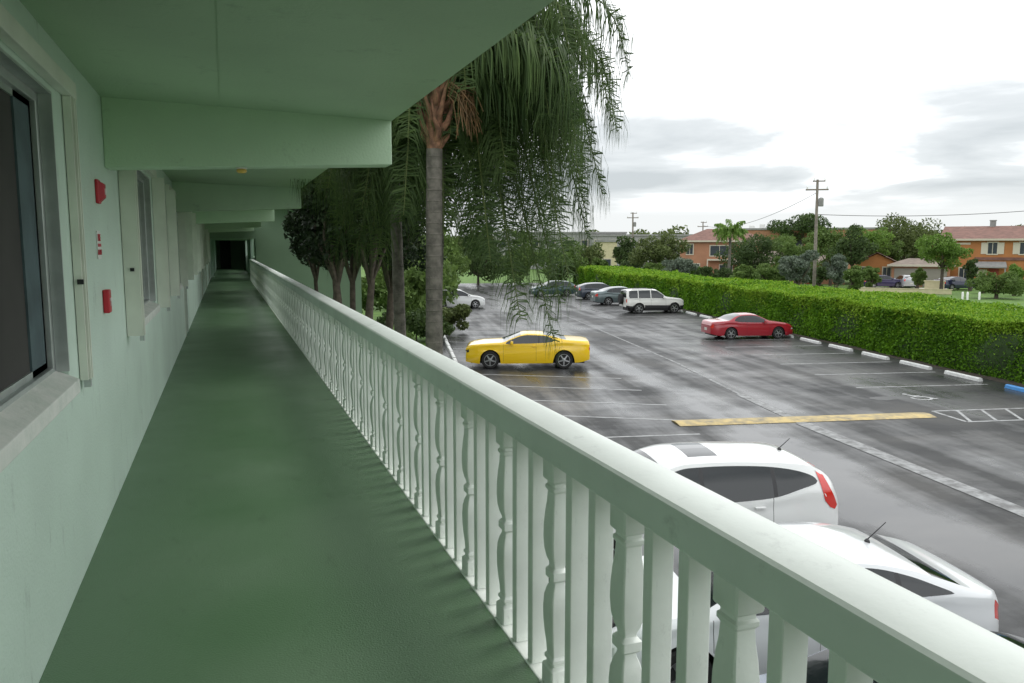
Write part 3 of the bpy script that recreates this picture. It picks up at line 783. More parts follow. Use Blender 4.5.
def lamp_rule(seg_f, x0, z0, z1, name, front=False):
    def f(seg, j, x, z):
        if ((x > x0) if front else (x < x0)) and z0 < z < z1 and seg in seg_f: return name
    return f
COUPE = dict(L=4.84, W=1.92, r=.345, tw=.25, wheels=(1.46, -1.40), sill=[(-2.42,.34),(-1.9,.24),(1.8,.20),(2.42,.26)],
    top=[(-2.42,.92),(-2.37,1.06),(-2.1,1.09),(-1.5,1.13),(-.95,1.29),(-.45,1.36),(0,1.375),(.25,1.34),(.62,1.20),(1.02,1.03),(1.5,1.0),(2.05,.95),(2.30,.90),(2.39,.82),(2.42,.72)],
    belt=[(-2.42,.86),(-2.3,.96),(-1.5,1.02),(-.9,1.0),(0,.96),(1.0,.94),(1.8,.91),(2.42,.70)],
    ws=(.27,1.0), rg=(-1.5,-.62), side=[], dlo=(-1.02,.86,.42,.05,[-.42]), mirror=.62, handles=[-.25], seams=[-.32,.95], tumble=.62, flare=.03, kf=.22, platez=.5,
    rules=[lamp_rule('b', 2.27, .64, .78, 'trim', True), lamp_rule('b', -2.38, .70, .84, 'taillight')])
car('yellow_coupe', COUPE, paint('paint_yellow', (.93,.60,.004)), lot(5.17, 31.20), -LOT+R(180)-R(8), 'bright yellow two door coupe with five spoke wheels parked by the palms')
RED = dict(L=4.75, W=1.80, r=.315, tw=.2, wheels=(1.42,-1.28), sill=[(-2.37,.30),(-1.9,.22),(1.8,.19),(2.37,.24)],
    top=[(-2.37,.74),(-2.30,.92),(-1.9,.97),(-1.45,1.00),(-.95,1.24),(-.55,1.325),(-.1,1.34),(.2,1.31),(.6,1.14),(.95,.97),(1.5,.90),(2.05,.80),(2.3,.68),(2.37,.55)],
    belt=[(-2.37,.70),(-2.25,.84),(-1.4,.91),(-.9,.90),(0,.87),(1.0,.84),(1.8,.76),(2.37,.52)],
    ws=(.22,.93), rg=(-1.42,-.70), side=[], dlo=(-1.08,.78,.45,.05,[-.45]), mirror=.60, handles=[-.3], seams=[-.40,.90], tumble=.60, platez=.45,
    rules=[lamp_rule('b', 2.20, .52, .66, 'headlight', True), lamp_rule('b', -2.22, .62, .80, 'taillight')])
rc = car('red_coupe', RED, paint('paint_red', (.34,.012,.025)), lot(18.0, 39.05), -LOT, 'dark red low two door coupe parked nose first at the hedge'); rc.scale = (.94,.94,.97)
SUVB = dict(L=4.30, W=1.79, r=.36, tw=.24, wheels=(1.36,-1.24), lowdark=.56, sill=[(-2.15,.46),(-1.8,.38),(1.7,.34),(2.15,.40)],
    top=[(-2.15,.98),(-2.10,1.60),(-2.02,1.66),(-1.4,1.71),(-.4,1.72),(.05,1.68),(.35,1.50),(.78,1.18),(1.3,1.10),(1.85,1.02),(2.08,.92),(2.15,.78)],
    belt=[(-2.15,1.02),(-1.9,1.06),(0,1.05),(1.0,1.02),(1.8,.94),(2.15,.76)],
    ws=(.10,.75), rg=(-2.14,-2.06), side=[], dlo=(-1.98,.62,.05,.05,[-1.30,-.38]), pillarmat=None, mirror=.55, handles=[-.28,-1.1], seams=[-.37,.72,-1.2], tumble=.28, rf=.90, platez=.55, kr=.10, er=.4,
    bumpermat=M['trim'], rails=(-1.75,-.2,.56),
    rules=[lamp_rule('b', 2.0, .72, .88, 'headlight', True), lamp_rule('b', -2.10, .80, 1.0, 'taillight')])
c = car('white_suv', SUVB, paint('paint_white', (.72,.72,.68)), lot(18.05, 54.8), -LOT+R(2), 'white boxy off-road vehicle with dark lower cladding and rear spare wheel, facing the hedge', 'suv')
b = MB(); b.lathe([(.36,0),(.37,.04),(.37,.17),(.33,.21),(.10,.22)], n=24, axis='y'); b.build('spare_wheel', M['tyre'], c, smooth=True, M=Matrix.Translation((-2.16,.15,.98)) @ Matrix.Rotation(R(90),4,'Z'))
SEDAN = dict(L=4.65, W=1.80, r=.325, tw=.2, wheels=(1.42,-1.28), sill=[(-2.32,.30),(-1.9,.22),(1.8,.2),(2.32,.25)],
    top=[(-2.32,.90),(-2.26,1.06),(-1.95,1.12),(-1.70,1.14),(-1.1,1.36),(-.6,1.45),(0,1.47),(.35,1.41),(.8,1.18),(1.08,1.03),(1.6,.96),(2.1,.84),(2.27,.72),(2.32,.6)],
    belt=[(-2.32,.84),(-2.2,.94),(-1.5,1.0),(0,.95),(1.0,.92),(1.8,.84),(2.32,.58)],
    ws=(.33,1.02), rg=(-1.66,-.85), side=[], dlo=(-1.42,.92,.35,.05,[-.94,-.09]), mirror=.78, handles=[0,-.85], seams=[-.09,1.05,-1.0], tumble=.50, platez=.6,
    rules=[lamp_rule('b', 2.12, .56, .72, 'headlight', True), lamp_rule('b', -2.14, .74, .92, 'taillight')])
car('grey_sedan', SEDAN, paint('paint_greygreen', (.11,.145,.15), .5, .3), lot(18.0, 62.7), -LOT+R(3), 'grey green sedan parked second in the row beyond the white off-road vehicle')
HATCH = dict(L=4.25, W=1.76, r=.315, tw=.2, wheels=(1.33,-1.22), sill=[(-2.12,.30),(-1.8,.22),(1.7,.2),(2.12,.25)],
    top=[(-2.12,.80),(-2.05,1.12),(-1.75,1.30),(-1.2,1.44),(-.4,1.48),(.1,1.46),(.4,1.36),(.85,1.12),(1.1,1.02),(1.5,.96),(1.9,.84),(2.08,.72),(2.12,.58)],
    belt=[(-2.12,.78),(-1.9,.96),(-1,.96),(0,.93),(1.0,.90),(1.7,.82),(2.12,.56)],
    ws=(.32,1.05), rg=(-2.02,-1.5), side=[], dlo=(-1.62,.95,.35,.05,[-1.02,-.11]), mirror=.78, handles=[0,-.85], seams=[-.11,1.0], tumble=.45, platez=.5,
    rules=[lamp_rule('b', 1.92, .54, .70, 'headlight', True), lamp_rule('bg', -1.98, .80, 1.02, 'taillight')])
car('dark_hatchback', HATCH, paint('paint_navy', (.035,.045,.065), .3, .3), lot(18.0, 69.3), -LOT+R(2), 'dark blue hatchback parked third beyond the white off-road vehicle')
car('teal_hatchback', HATCH, paint('paint_teal', (.04,.075,.085), .4, .3), lot(14.6, 74.0), -LOT+R(185), 'dark blue green hatchback half hidden behind hanging palm fronds')
car('white_hatchback', HATCH, paint('paint_white2', (.72,.73,.72)), lot(4.6, 61.0), -LOT+R(5), 'small white car beyond the shrub at the far left stalls')
CUV = dict(L=4.54, W=1.82, r=.34, tw=.22, wheels=(1.38,-1.24), sill=[(-2.27,.36),(-1.9,.27),(1.8,.25),(2.27,.3)],
    top=[(-2.27,.92),(-2.23,1.14),(-2.12,1.34),(-1.95,1.50),(-1.75,1.585),(-1.3,1.64),(-.4,1.68),(.05,1.67),(.35,1.60),(.8,1.36),(1.2,1.13),(1.6,1.05),(2.0,.94),(2.22,.80),(2.27,.66)],
    belt=[(-2.27,.90),(-2.12,1.10),(-1.72,1.17),(-1.2,1.10),(0,1.04),(1.0,1.0),(1.8,.92),(2.27,.64)],
    ws=(.42,1.18), rg=(-2.22,-1.92), side=[], dlo=(-1.86,1.06,.95,.05,[-1.2,-.11]), dtop=.05, dpt=.55, mirror=.85, handles=[.02,-.95], seams=[-.11,1.1,-1.16], tumble=.42, rf=.90,
    sunroof=(-.50,-.02), antenna=(-1.66,.22), tail=[(-2.205,.95,-1.93,1.49),(-2.15,.90,-1.90,1.51),(-2.06,.94,-1.88,1.525),(-1.97,1.04,-1.85,1.535),(-1.94,1.12,-1.84,1.54)], platez=.75, kr=.16, er=.55,
    rules=[lamp_rule('b', 2.05, .72, .88, 'headlight', True)])
car('white_crossover', CUV, paint('paint_white3', (.78,.79,.78)), lot(4.22, 11.45), -LOT+R(180), 'white crossover with tall red tail lamps and roof window, parked just beyond the railing', 'suv')
NEAR = dict(L=4.60, W=1.80, r=.325, tw=.2, wheels=(1.40,-1.26), sill=[(-2.3,.32),(-1.9,.24),(1.8,.22),(2.3,.27)],
    top=[(-2.30,.80),(-2.26,.97),(-2.10,1.02),(-1.85,1.08),(-1.60,1.17),(-1.15,1.32),(-.7,1.405),(-.2,1.435),(.2,1.42),(.5,1.33),(.95,1.13),(1.2,1.02),(1.6,.95),(2.05,.83),(2.25,.70),(2.3,.58)],
    belt=[(-2.30,.78),(-2.15,.92),(-1.6,1.0),(-1,1.0),(0,.95),(1.0,.92),(1.8,.82),(2.3,.56)],
    ws=(.42,1.16), rg=(-1.74,-1.42), side=[], dlo=(-1.62,1.02,.95,.05,[-1.0,-.07]), dpt=.25, mirror=.88, handles=[.06,-.85], seams=[-.07,1.1,-1.0], tumble=.50, antenna=(-1.12,.30), platez=.62, kr=.18,
    rules=[lamp_rule('b', 2.1, .56, .72, 'headlight', True), lamp_rule('b', -2.16, .66, .90, 'taillight')])
car('white_sedan', NEAR, paint('paint_white4', (.74,.76,.77)), lot(4.28, 8.30), -LOT+R(180), 'white sedan with arched side windows and stub antenna beside the white crossover')
car('blue_grey_sedan', SEDAN, paint('paint_slate', (.20,.235,.28), .4, .3), lot(4.2, 5.45), -LOT+R(180), 'slate blue sedan glimpsed between the nearest balusters at the bottom')

# ================================================================== WHEEL STOPS
def stop_mb():
    b = MB(); pr = [(-.09,0),(-.075,.10),(-.045,.125),(.045,.125),(.075,.10),(.09,0)]
    vs = [(x, -.90, z) for x, z in pr]+[(x, .90, z) for x, z in pr]; k = 6
    b.add(vs, [(i, k+i, k+i+1, i+1) for i in range(5)]+[tuple(range(6)), tuple(reversed(range(6,12)))]); b.v = [(x, y*(1 if z < .05 else .985), z) for x, y, z in b.v]
    return b
ORD = ['first','second','third','fourth','fifth','sixth','seventh','eighth','ninth','tenth','eleventh','twelfth']
proto = None
v = 23.26; k = 0
while v < 78:
    m = proto.copy() if proto else None
    if m: COL.objects.link(m)
    else: m = proto = stop_mb().build('wheel_stop', M['stopwhite'], smooth=True, angle=25)
    if k == 0: pass
    m.location = lot(20.30+.02*math.sin(k*7), v+2.706, .003); m.rotation_euler = (0,0,-LOT+R(.6*math.sin(k*3)))
    names = ['nearest', 'second', 'third', 'fourth', 'fifth']
    if v+2.706 < 37.5: lb = 'white concrete wheel stop under the hedge, %s counting away from the blue one' % names[min(k, 4)]
    elif v+2.706 < 40: lb = 'white wheel stop at the nose of the red coupe'
    elif v+2.706 < 54: lb = 'white wheel stop under the hedge, %s beyond the red coupe' % ORD[k-6]
    else: lb = 'white wheel stop under the hedge, %s beyond the white off-road vehicle' % ORD[k-11]
    tag(m, lb, 'wheel stop', 'wheel stops along the hedge'); v += 2.706; k += 1
o = stop_mb().build('wheel_stop', M['stopblue'], smooth=True, angle=25); o.location = lot(20.30, 22.95, .003); o.rotation_euler = (0,0,-LOT)
tag(o, 'blue painted concrete wheel stop under the hedge at the right edge', 'wheel stop')
for k in range(9):
    v = 30.0+k*1.98; m = proto.copy(); COL.objects.link(m); m.location = lot(2.35+.02*k, v, .003); m.rotation_euler = (0,0,-LOT+R(.5*math.sin(k*5)))
    tag(m, 'white wheel stop beside the palm trunk, %s from the near end of its line' % ORD[k], 'wheel stop', 'wheel stops beside the palms')
for v, t_ in ((11.45,'white crossover'),(8.3,'nearest white sedan'),(5.45,'slate blue sedan')):
    m = proto.copy(); COL.objects.link(m); m.location = lot(2.25, v, .003); m.rotation_euler = (0,0,-LOT)
    tag(m, 'white wheel stop in front of the %s' % t_, 'wheel stop', 'wheel stops by the building')

# ================================================================== VEGETATION
rng = np.random.default_rng(7)
def leaf_quads(C, size, elong=1.6, droop=.0, flat=0):
    """small leaf faces at centres C (n,3); size (n,)"""
    n = len(C)
    a = rng.normal(size=(n,3)); a[:,2] -= droop; a /= np.linalg.norm(a, axis=1)[:,None]
    b = rng.normal(size=(n,3)); 
    if flat: b[:,2] *= flat
    b -= (b*a).sum(1)[:,None]*a; b /= np.linalg.norm(b, axis=1)[:,None]
    s = size[:,None]; A = a*s*elong*.5; B = b*s*.5
    V = np.stack([C-A, C-A*.1+B*.8, C+A, C-A*.1-B*.8], 1).reshape(-1,3)
    F = np.arange(4*n).reshape(n,4); return V, F
def crown(center, rad, nclump, nleaf, size, droop=0, fill=.55, flatten=0, clump=.30):
    c = np.array(center); r = np.array(rad)
    d = rng.normal(size=(nclump,3)); d /= np.linalg.norm(d, axis=1)[:,None]
    rr = rng.uniform(fill, 1.0, nclump)[:,None]; cc = c+d*r*rr
    cs = rng.uniform(.6, 1.25, nclump)*clump*r.mean()
    w = cs**2; idx = rng.choice(nclump, nleaf, p=w/w.sum())
    dd = rng.normal(size=(nleaf,3)); dd /= np.linalg.norm(dd, axis=1)[:,None]
    P = cc[idx]+dd*(rng.uniform(.35,1,nleaf)**.6)[:,None]*cs[idx][:,None]*np.array([1,1,.75])
    return leaf_quads(P, size*rng.uniform(.6,1.3,nleaf), droop=droop)
def leafy(name, base, H, trunk_h, cen, rad, nclump, nleaf, size, m, label, cat='tree', group=None, trunks=None, tr=.12, bark='darkbark', droop=0, fill=.5, clump=.3):
    root = empty(name, base, 0, label, cat, group)
    V, F = crown(cen, rad, nclump, nleaf, size, droop, fill, clump=clump); np_mesh('crown' if cat == 'tree' else 'foliage', V, F, M[m], root)
    b = MB()
    for (tx, ty, ex, ey, tt) in (trunks or [(0,0,0,0,tr)]):
        b.tube([(tx,ty,-.05),(tx*1.0+ex*.3,ty+ey*.3,trunk_h*.4),(tx+ex*.8,ty+ey*.8,trunk_h*.8),(tx+ex,ty+ey,trunk_h+.2*(H-trunk_h))], [tt*1.2, tt, tt*.85, tt*.5], 8)
        for q in range(5):
            a = q*1.26+tx*9; rr = rad[0]*.62
            b.tube([(tx+ex*.7,ty+ey*.7,trunk_h*.8), (tx+ex+rr*.4*math.cos(a),ty+ey+rr*.4*math.sin(a),trunk_h+.1*(H-trunk_h)), (cen[0]+rr*math.cos(a),cen[1]+rr*math.sin(a),cen[2]+.1*rad[2])], [tt*.6, tt*.4, tt*.12], 6)
    b.build('trunk' if cat == 'tree' else 'stem', M[bark], root, smooth=True, angle=60)
    return root

# ---- hedge: core plus leaves
hed = empty('hedge', lot(23.7, 60), -LOT, 'long clipped bright green hedge along the far side of the parking lot', 'hedge')
v0, v1 = -22, 95
def top_h(v, u): return 2.12+.05*np.sin(v*.9)+.05*np.sin(v*.37+1)+.04*np.sin(v*2.3)+.05*np.sin(u*2+v*.3)+.07*np.sin(v*.16+u*.5)-.05*(np.sin(v*.8)>.93)
vs_ = np.arange(v0, v1, .5); prof = [(-2.3,.0),(-2.33,.6),(-2.30,1.2),(-2.28,1.7),(-2.10,1.94),(-1.2,2.0),(0,2.0),(1.2,2.0),(2.1,1.9),(2.3,1.5),(2.3,0)]
Vv = []
for v in vs_:
    for (u, z) in prof:
        wob = .06*math.sin(v*1.3+z*2)+.05*math.sin(v*.55+1+z); Vv.append((u+(wob+.06 if u < 0 else 0)*(1 if z < 1.95 else 0), v-60, z*float(top_h(v,u))/2.12-.05))
k = len(prof); Fv = [(i*k+j, (i+1)*k+j, (i+1)*k+j+1, i*k+j+1) for i in range(len(vs_)-1) for j in range(k-1)]
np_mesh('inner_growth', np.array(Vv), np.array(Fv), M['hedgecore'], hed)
# leaves: density falls with distance
Cs = []; Ss = []
def add_leaves(n, va, vb, size):
    v = rng.uniform(va, vb, n); face = rng.random(n)
    u = np.where(face < .52, -2.3+rng.normal(0,.05,n)+.06*np.sin(v*1.3)+.05*np.sin(v*.55+1), rng.uniform(-2.35,2.3,n))
    z = np.where(face < .52, rng.uniform(0,1,n)**.9*2.12, 0)
    th = top_h(v, u)
    z = np.where(face < .52, z*th/2.12, th+rng.normal(0,.045,n)+(rng.random(n)<.05)*rng.uniform(0,.13,n))
    # rounded shoulder
    Cs.append(np.stack([u, v-60, z], 1)); Ss.append(size*rng.uniform(.6,1.3,n))
add_leaves(46000, 14, 30, .072); add_leaves(44000, 30, 48, .095); add_leaves(26000, 48, 70, .135); add_leaves(12000, 70, 95, .18); add_leaves(5000, -22, 14, .14)
V, F = leaf_quads(np.concatenate(Cs), np.concatenate(Ss), 1.5); np_mesh('foliage', V, F, M['leaf_hedge'], hed)
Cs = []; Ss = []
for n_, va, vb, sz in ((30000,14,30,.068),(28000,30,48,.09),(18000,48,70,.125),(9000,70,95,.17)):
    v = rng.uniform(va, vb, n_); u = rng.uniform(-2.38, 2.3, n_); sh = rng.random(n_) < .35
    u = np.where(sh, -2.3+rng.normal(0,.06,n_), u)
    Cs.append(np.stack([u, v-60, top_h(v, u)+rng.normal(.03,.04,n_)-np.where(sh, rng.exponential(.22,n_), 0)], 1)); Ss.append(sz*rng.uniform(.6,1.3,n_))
V, F = leaf_quads(np.concatenate(Cs), np.concatenate(Ss), 1.5); np_mesh('skylit_top_leaves', V, F, M['leaf_skylit_top'], hed)  # sky light on the hedge top put into paler leaves
b = MB()
for v in np.arange(14, 60, .7): b.tube([(-2.0, v-60, -.03), (-1.95, v-60+.1, .8)], .03, 5)
b.build('stem', M['darkbark'], hed)

# ---- queen palms
def frond(V, F, p0, az, el0, L, droop, nl, ll, width, rn, curl=1.0, lw=.028):
    """arching rachis with drooping plumose leaflets; returns rachis points"""
    pts = []; d = Vector((math.cos(az)*math.cos(el0), math.sin(az)*math.cos(el0), math.sin(el0))); p = Vector(p0); ns = 14
    side = Vector((-math.sin(az), math.cos(az), 0)); e = el0
    for i in range(ns+1):
        pts.append(p.copy()); t = i/ns
        e = max(-1.32, e-droop/ns*(.5+1.0*t)*curl)
        d = Vector((math.cos(az)*math.cos(e), math.sin(az)*math.cos(e), math.sin(e))); p = p+d*(L/ns)
    for i in range(nl):
        t = .12+.88*(i/nl); x = t*ns; k = min(int(x), ns-1); f = x-k; q = pts[k].lerp(pts[k+1], f); dr = (pts[k+1]-pts[k]).normalized()
        if rn.random() < .12: continue
        prof = math.sin(math.pi*min(1, .12+t*.80))**.6
        for s in (-1, 1):
            l = ll*prof*rn.uniform(.8,1.15)
            out = (side*s*rn.uniform(.35,1.0)+dr*rn.uniform(.15,.5)+Vector((math.cos(az),math.sin(az),0))*rn.uniform(-.35,.6)+Vector((0,0,rn.uniform(-.3,.45)))).normalized()
            w = dr*lw*.5*rn.uniform(.8,1.2)
            a = q; b_ = a+out*l*.30; c_ = b_+(out*.45+Vector((0,0,-.95))).normalized()*l*.38; e_ = c_+(out*.05+Vector((rn.uniform(-.12,.12),rn.uniform(-.12,.12),-1))).normalized()*l*.48
            n = len(V); V += [a-w*.7, a+w*.7, b_-w, b_+w, c_-w*.8, c_+w*.8, e_-w*.12, e_+w*.12]
            F += [(n,n+1,n+3,n+2), (n+2,n+3,n+5,n+4), (n+4,n+5,n+7,n+6)]
    return pts
def palm(name, x, y, zc, lean, tr, nf, L, label, seed, azs=None, elo=-35, face=None):
    rn = random.Random(seed); root = empty(name, (x, y, 0), 0, label, 'palm', 'queen palms beside the walkway')
    b = MB(); n = 22; pts = []; rad = []
    for i in range(n+1):
        t = i/n; pts.append((lean[0]*t*t, lean[1]*t*t, zc*t-.05)); rad.append(tr*(1.25-.25*min(1, t*3)+.025*math.sin(i*2.1))*(1-.18*t))
    for i in range(3, 40):   # leaf scar rings
        h0 = zc*i/40; t = h0/zc; q = (lean[0]*t*t, lean[1]*t*t, 0); rr = tr*(1.25-.25*min(1, t*3))*(1-.18*t)+.002
        b.lathe([(rr-.012, h0-.018), (rr+.004, h0-.004), (rr+.004, h0+.004), (rr-.012, h0+.018)], q, 14)
    b.tube(pts, rad, 14); b.build('trunk', M['bark'], root, smooth=True, angle=60)
    cx, cy = lean
    # old leaf bases clasping the stem
    b = MB()
    for k in range(30):
        a = k*2.4; h0 = zc+.0+.036*k; r0 = tr*.80
        dirv = Vector((math.cos(a), math.sin(a), 0)); s = Vector((-math.sin(a), math.cos(a), 0))
        p0 = Vector((cx, cy, h0))+dirv*r0*.6; w_ = math.sin(k*5.3); p1 = p0+dirv*(.12+.06*math.sin(k*3.1))+Vector((0,0,.13)); p2 = p1+dirv*(.04+.03*w_)+s*.07*w_+Vector((0,0,.20+.08*w_)); p3 = p2+dirv*(.09+.05*math.sin(k*1.9))+s*.06*w_+Vector((0,0,.16+.1*abs(w_)))
        b.tube([p0, p1, p2, p3], [.066, .040, .026, .009], 6)
    b.tube([(cx,cy,zc-.1),(cx,cy,zc+.5),(cx,cy,zc+1.3)], [tr*.8, tr*.95, tr*.35], 12)
    b.build('leaf_bases', M['boot'], root, smooth=True, angle=60)
    V = []; F = []; b = MB()
    top = Vector((cx, cy, zc+1.0))
    azs = azs or [k*2.399 for k in range(nf)]
    for k, az in enumerate(azs):
        t = k/len(azs); el = R(elo+(65-elo)*((k*7) % len(azs))/len(azs))
        if face is not None and math.cos(az-R(-105)) > math.cos(R(face)): continue; 
        pts = frond(V, F, top+Vector((math.cos(az)*.1, math.sin(az)*.1, .3*t)), az+rn.uniform(-.1,.1), el, L*rn.uniform(.85,1.1)*(1+.34*max(0, math.cos(az+R(20)))*(face is None))*(1.14 if el < 0 else 1), R(158+rn.uniform(-15,25)), 150, .98, .3, rn, lw=.021)
        b.tube(pts, [.03-.024*i/14 for i in range(15)], 5)
    np_mesh('crown', np.array([tuple(v) for v in V]), np.array(F), M['leaf_palm'], root)
    b.build('rachis', M['leaf_olive'], root, smooth=True, angle=60)
    # fruit stalk, orange brown
    b = MB()
    for k in range(40):
        a = R(-30)+rn.uniform(-.5,.5); l = rn.uniform(.5,.9); o0 = Vector((cx+.25*math.cos(a), cy+.25*math.sin(a), zc+.75+rn.uniform(-.1,.1)))
        b.tube([o0, o0+Vector((.22*math.cos(a)+rn.uniform(-.1,.1), .22*math.sin(a)+rn.uniform(-.1,.1), -.1)), o0+Vector((.3*math.cos(a)+rn.uniform(-.14,.14), .3*math.sin(a)+rn.uniform(-.14,.14), -l*.7))], [.012,.009,.005], 4)
    b.build('flower_stalk', M['stalk'], root)
    return root
p = at(432, 11.4); palm('queen_palm', p.x, p.y, 6.15, (.05, 0), .135, 34, 3.0, 'queen palm with grey trunk and brown leaf bases, nearest the lot', 3, elo=10, face=75)
p = at(400, 15.2); palm('queen_palm', p.x, p.y, 7.0, (-.1, .1), .12, 30, 3.4, 'queen palm with slender trunk just left of the nearest palm', 5, elo=0, face=50)
p = at(433, 13.4); palm('queen_palm', p.x, p.y, 6.7, (.15, -.1), .10, 66, 3.1, 'queen palm with the fullest hanging crown, its trunk hidden behind the nearest palm', 8)

# ---- dark trees in front of the wing
def dtree(px, D, cz, rad, nl, seed, trunks, label, size=.11):
    p = at(px, D)
    return leafy('shade_tree', p, cz+rad[2], cz-rad[2]*.75, (0,0,cz), rad, 60, int(nl*4.2), size, 'leaf_dark', label, 'tree', 'dark shade trees in front of the wing', trunks, droop=.6, fill=.3, clump=.34)
dtree(352, 24, 6.7, (1.95,1.9,3.0), 7000, 1, [(-.25,0,-.3,0,.13),(.25,.1,.4,0,.12),(.0,.3,.1,.4,.1)], 'dense dark shade tree with several trunks, middle of the group by the railing')
dtree(322, 29, 6.3, (1.35,1.6,2.7), 4500, 2, [(-.1,0,-.2,0,.08),(.25,0,.25,0,.08)], 'dark shade tree with two thin trunks close to the wing wall')
dtree(384, 26, 6.7, (1.9,2.0,3.6), 6500, 3, [(0,0,.3,.2,.14)], 'dark shade tree with leaning brown trunk beside the slender palm')
dtree(366, 35, 7.0, (3.4,3.0,3.9), 6000, 4, [(0,0,.3,.2,.16)], 'dark shade tree farthest back behind the group by the railing')
def shrub(px, D, r, h, nl, size, m, label, n=14, name='shrub', off=0, group=None):
    p = at(px, D); return leafy(name, p, h, h*.35, (0,0,h*.52), (r, r, h*.5), n, nl, size, m, label, 'shrub', group, tr=.04, fill=.2, clump=.42)
shrub(449, 44, 1.15, 1.75, 4500, .12, 'leaf_olive', 'rounded olive green shrub at the end of the white wheel stop line')
shrub(415, 40, 1.6, 1.7, 4500, .13, 'leaf_deep', 'green bush between the two palm trunks')
shrub(377, 34, 1.2, 1.4, 3500, .12, 'leaf_mid', 'green bush left of the slender palm trunk')
shrub(350, 30, 1.1, 1.0, 3000, .10, 'leaf_mid', 'low bush below the dark shade trees')
shrub(392, 50, 3.0, 3.6, 5000, .22, 'leaf_mid', 'tall green bush far behind the palm trunks')
shrub(425, 62, 4.0, 5.0, 5000, .28, 'leaf_mid', 'broad green bush far behind the nearest palm trunk')

# ================================================================== BEYOND THE HEDGE
M['stucco_or'] = mat('stucco_or', (.40,.165,.055), .85, var=.08, vscale=1, bump=.2)
M['stucco_sal'] = mat('stucco_sal', (.38,.19,.11), .85, var=.08, vscale=1)
M['stucco_yel'] = mat('stucco_yel', (.55,.50,.32), .85, var=.06)
M['stucco_grey'] = mat('stucco_grey', (.30,.30,.29), .85, var=.1)
M['rooftile'] = mat('rooftile', (.17,.085,.065), .8, var=.2, vscale=2, bump=.6, bscale=8)
M['roofbrown'] = mat('roofbrown', (.20,.16,.13), .85, var=.2, vscale=2)
M['roofgrey'] = mat('roofgrey', (.26,.26,.25), .8, var=.12)
M['trimcream'] = mat('trimcream', (.54,.50,.40), .7)
M['winglass'] = mat('winglass', (.05,.06,.07), .12)
M['garagedoor'] = mat('garagedoor', (.27,.25,.21), .7)
M['doorred'] = mat('doorred', (.30,.05,.03), .6)
M['wood'] = mat('wood', (.23,.20,.17), .85, var=.2, vscale=5)

def house(px, D, w, dpt, eave, ridge, wallm, roofm, label, turn=0, wins=[], extras=None, gable=False, hip=True, cat='house', name='house'):
    """facade centre at column px, distance D, facing the camera (turned by turn degrees)"""
    p = at(px, D); ang = math.atan2(p.x, p.y)
    root = empty(name, p, -ang+R(turn), label, cat)
    b = MB(); b.box(-w/2, w/2, 0, dpt, -.02, eave)
    if gable: b.add([(-w/2,0,eave),(w/2,0,eave),(0,0,ridge-.15),(-w/2,dpt,eave),(w/2,dpt,eave),(0,dpt,ridge-.15)], [(0,1,2),(3,5,4)])
    b.build('wall', wallm, root)
    o = .45; b = MB()
    if gable:
        vs = [(-w/2-o,-o,eave-.12),(0,-o,ridge),(w/2+o,-o,eave-.12),(-w/2-o,dpt+o,eave-.12),(0,dpt+o,ridge),(w/2+o,dpt+o,eave-.12)]
        b.add(vs, [(0,1,4,3),(1,2,5,4)]); 
    else:
        hi = min(dpt/2, w*.35) if hip else 0
        vs = [(-w/2-o,-o,eave),(w/2+o,-o,eave),(w/2+o,dpt+o,eave),(-w/2-o,dpt+o,eave),(-w/2+hi-o,dpt/2,ridge),(w/2-hi+o,dpt/2,ridge)]
        b.add(vs, [(0,1,5,4),(1,2,5),(2,3,4,5),(3,0,4),(0,3,2,1)])
    rf = b.build('roof', roofm, root)
    if not gable:
        b = MB(); b.box(-w/2-o-.03, w/2+o+.03, -o-.04, -o+.04, eave-.18, eave+.04); b.build('fascia', M['trimcream'], root)
    for (x, z, ww, hh) in wins:
        b = MB(); f = .12
        b.box(x-ww/2-f, x+ww/2+f, -.07, -.003, z-hh/2-f, z-hh/2); b.box(x-ww/2-f, x+ww/2+f, -.07, -.003, z+hh/2, z+hh/2+f)
        b.box(x-ww/2-f, x-ww/2, -.07, -.003, z-hh/2, z+hh/2); b.box(x+ww/2, x+ww/2+f, -.07, -.003, z-hh/2, z+hh/2); b.box(x-.03, x+.03, -.05, -.004, z-hh/2, z+hh/2)
        wn = b.build('window', M['trimcream'], root)
        b = MB(); b.box(x-ww/2, x+ww/2, -.03, -.002, z-hh/2, z+hh/2); b.build('pane', M['winglass'], wn)
    return root, rf
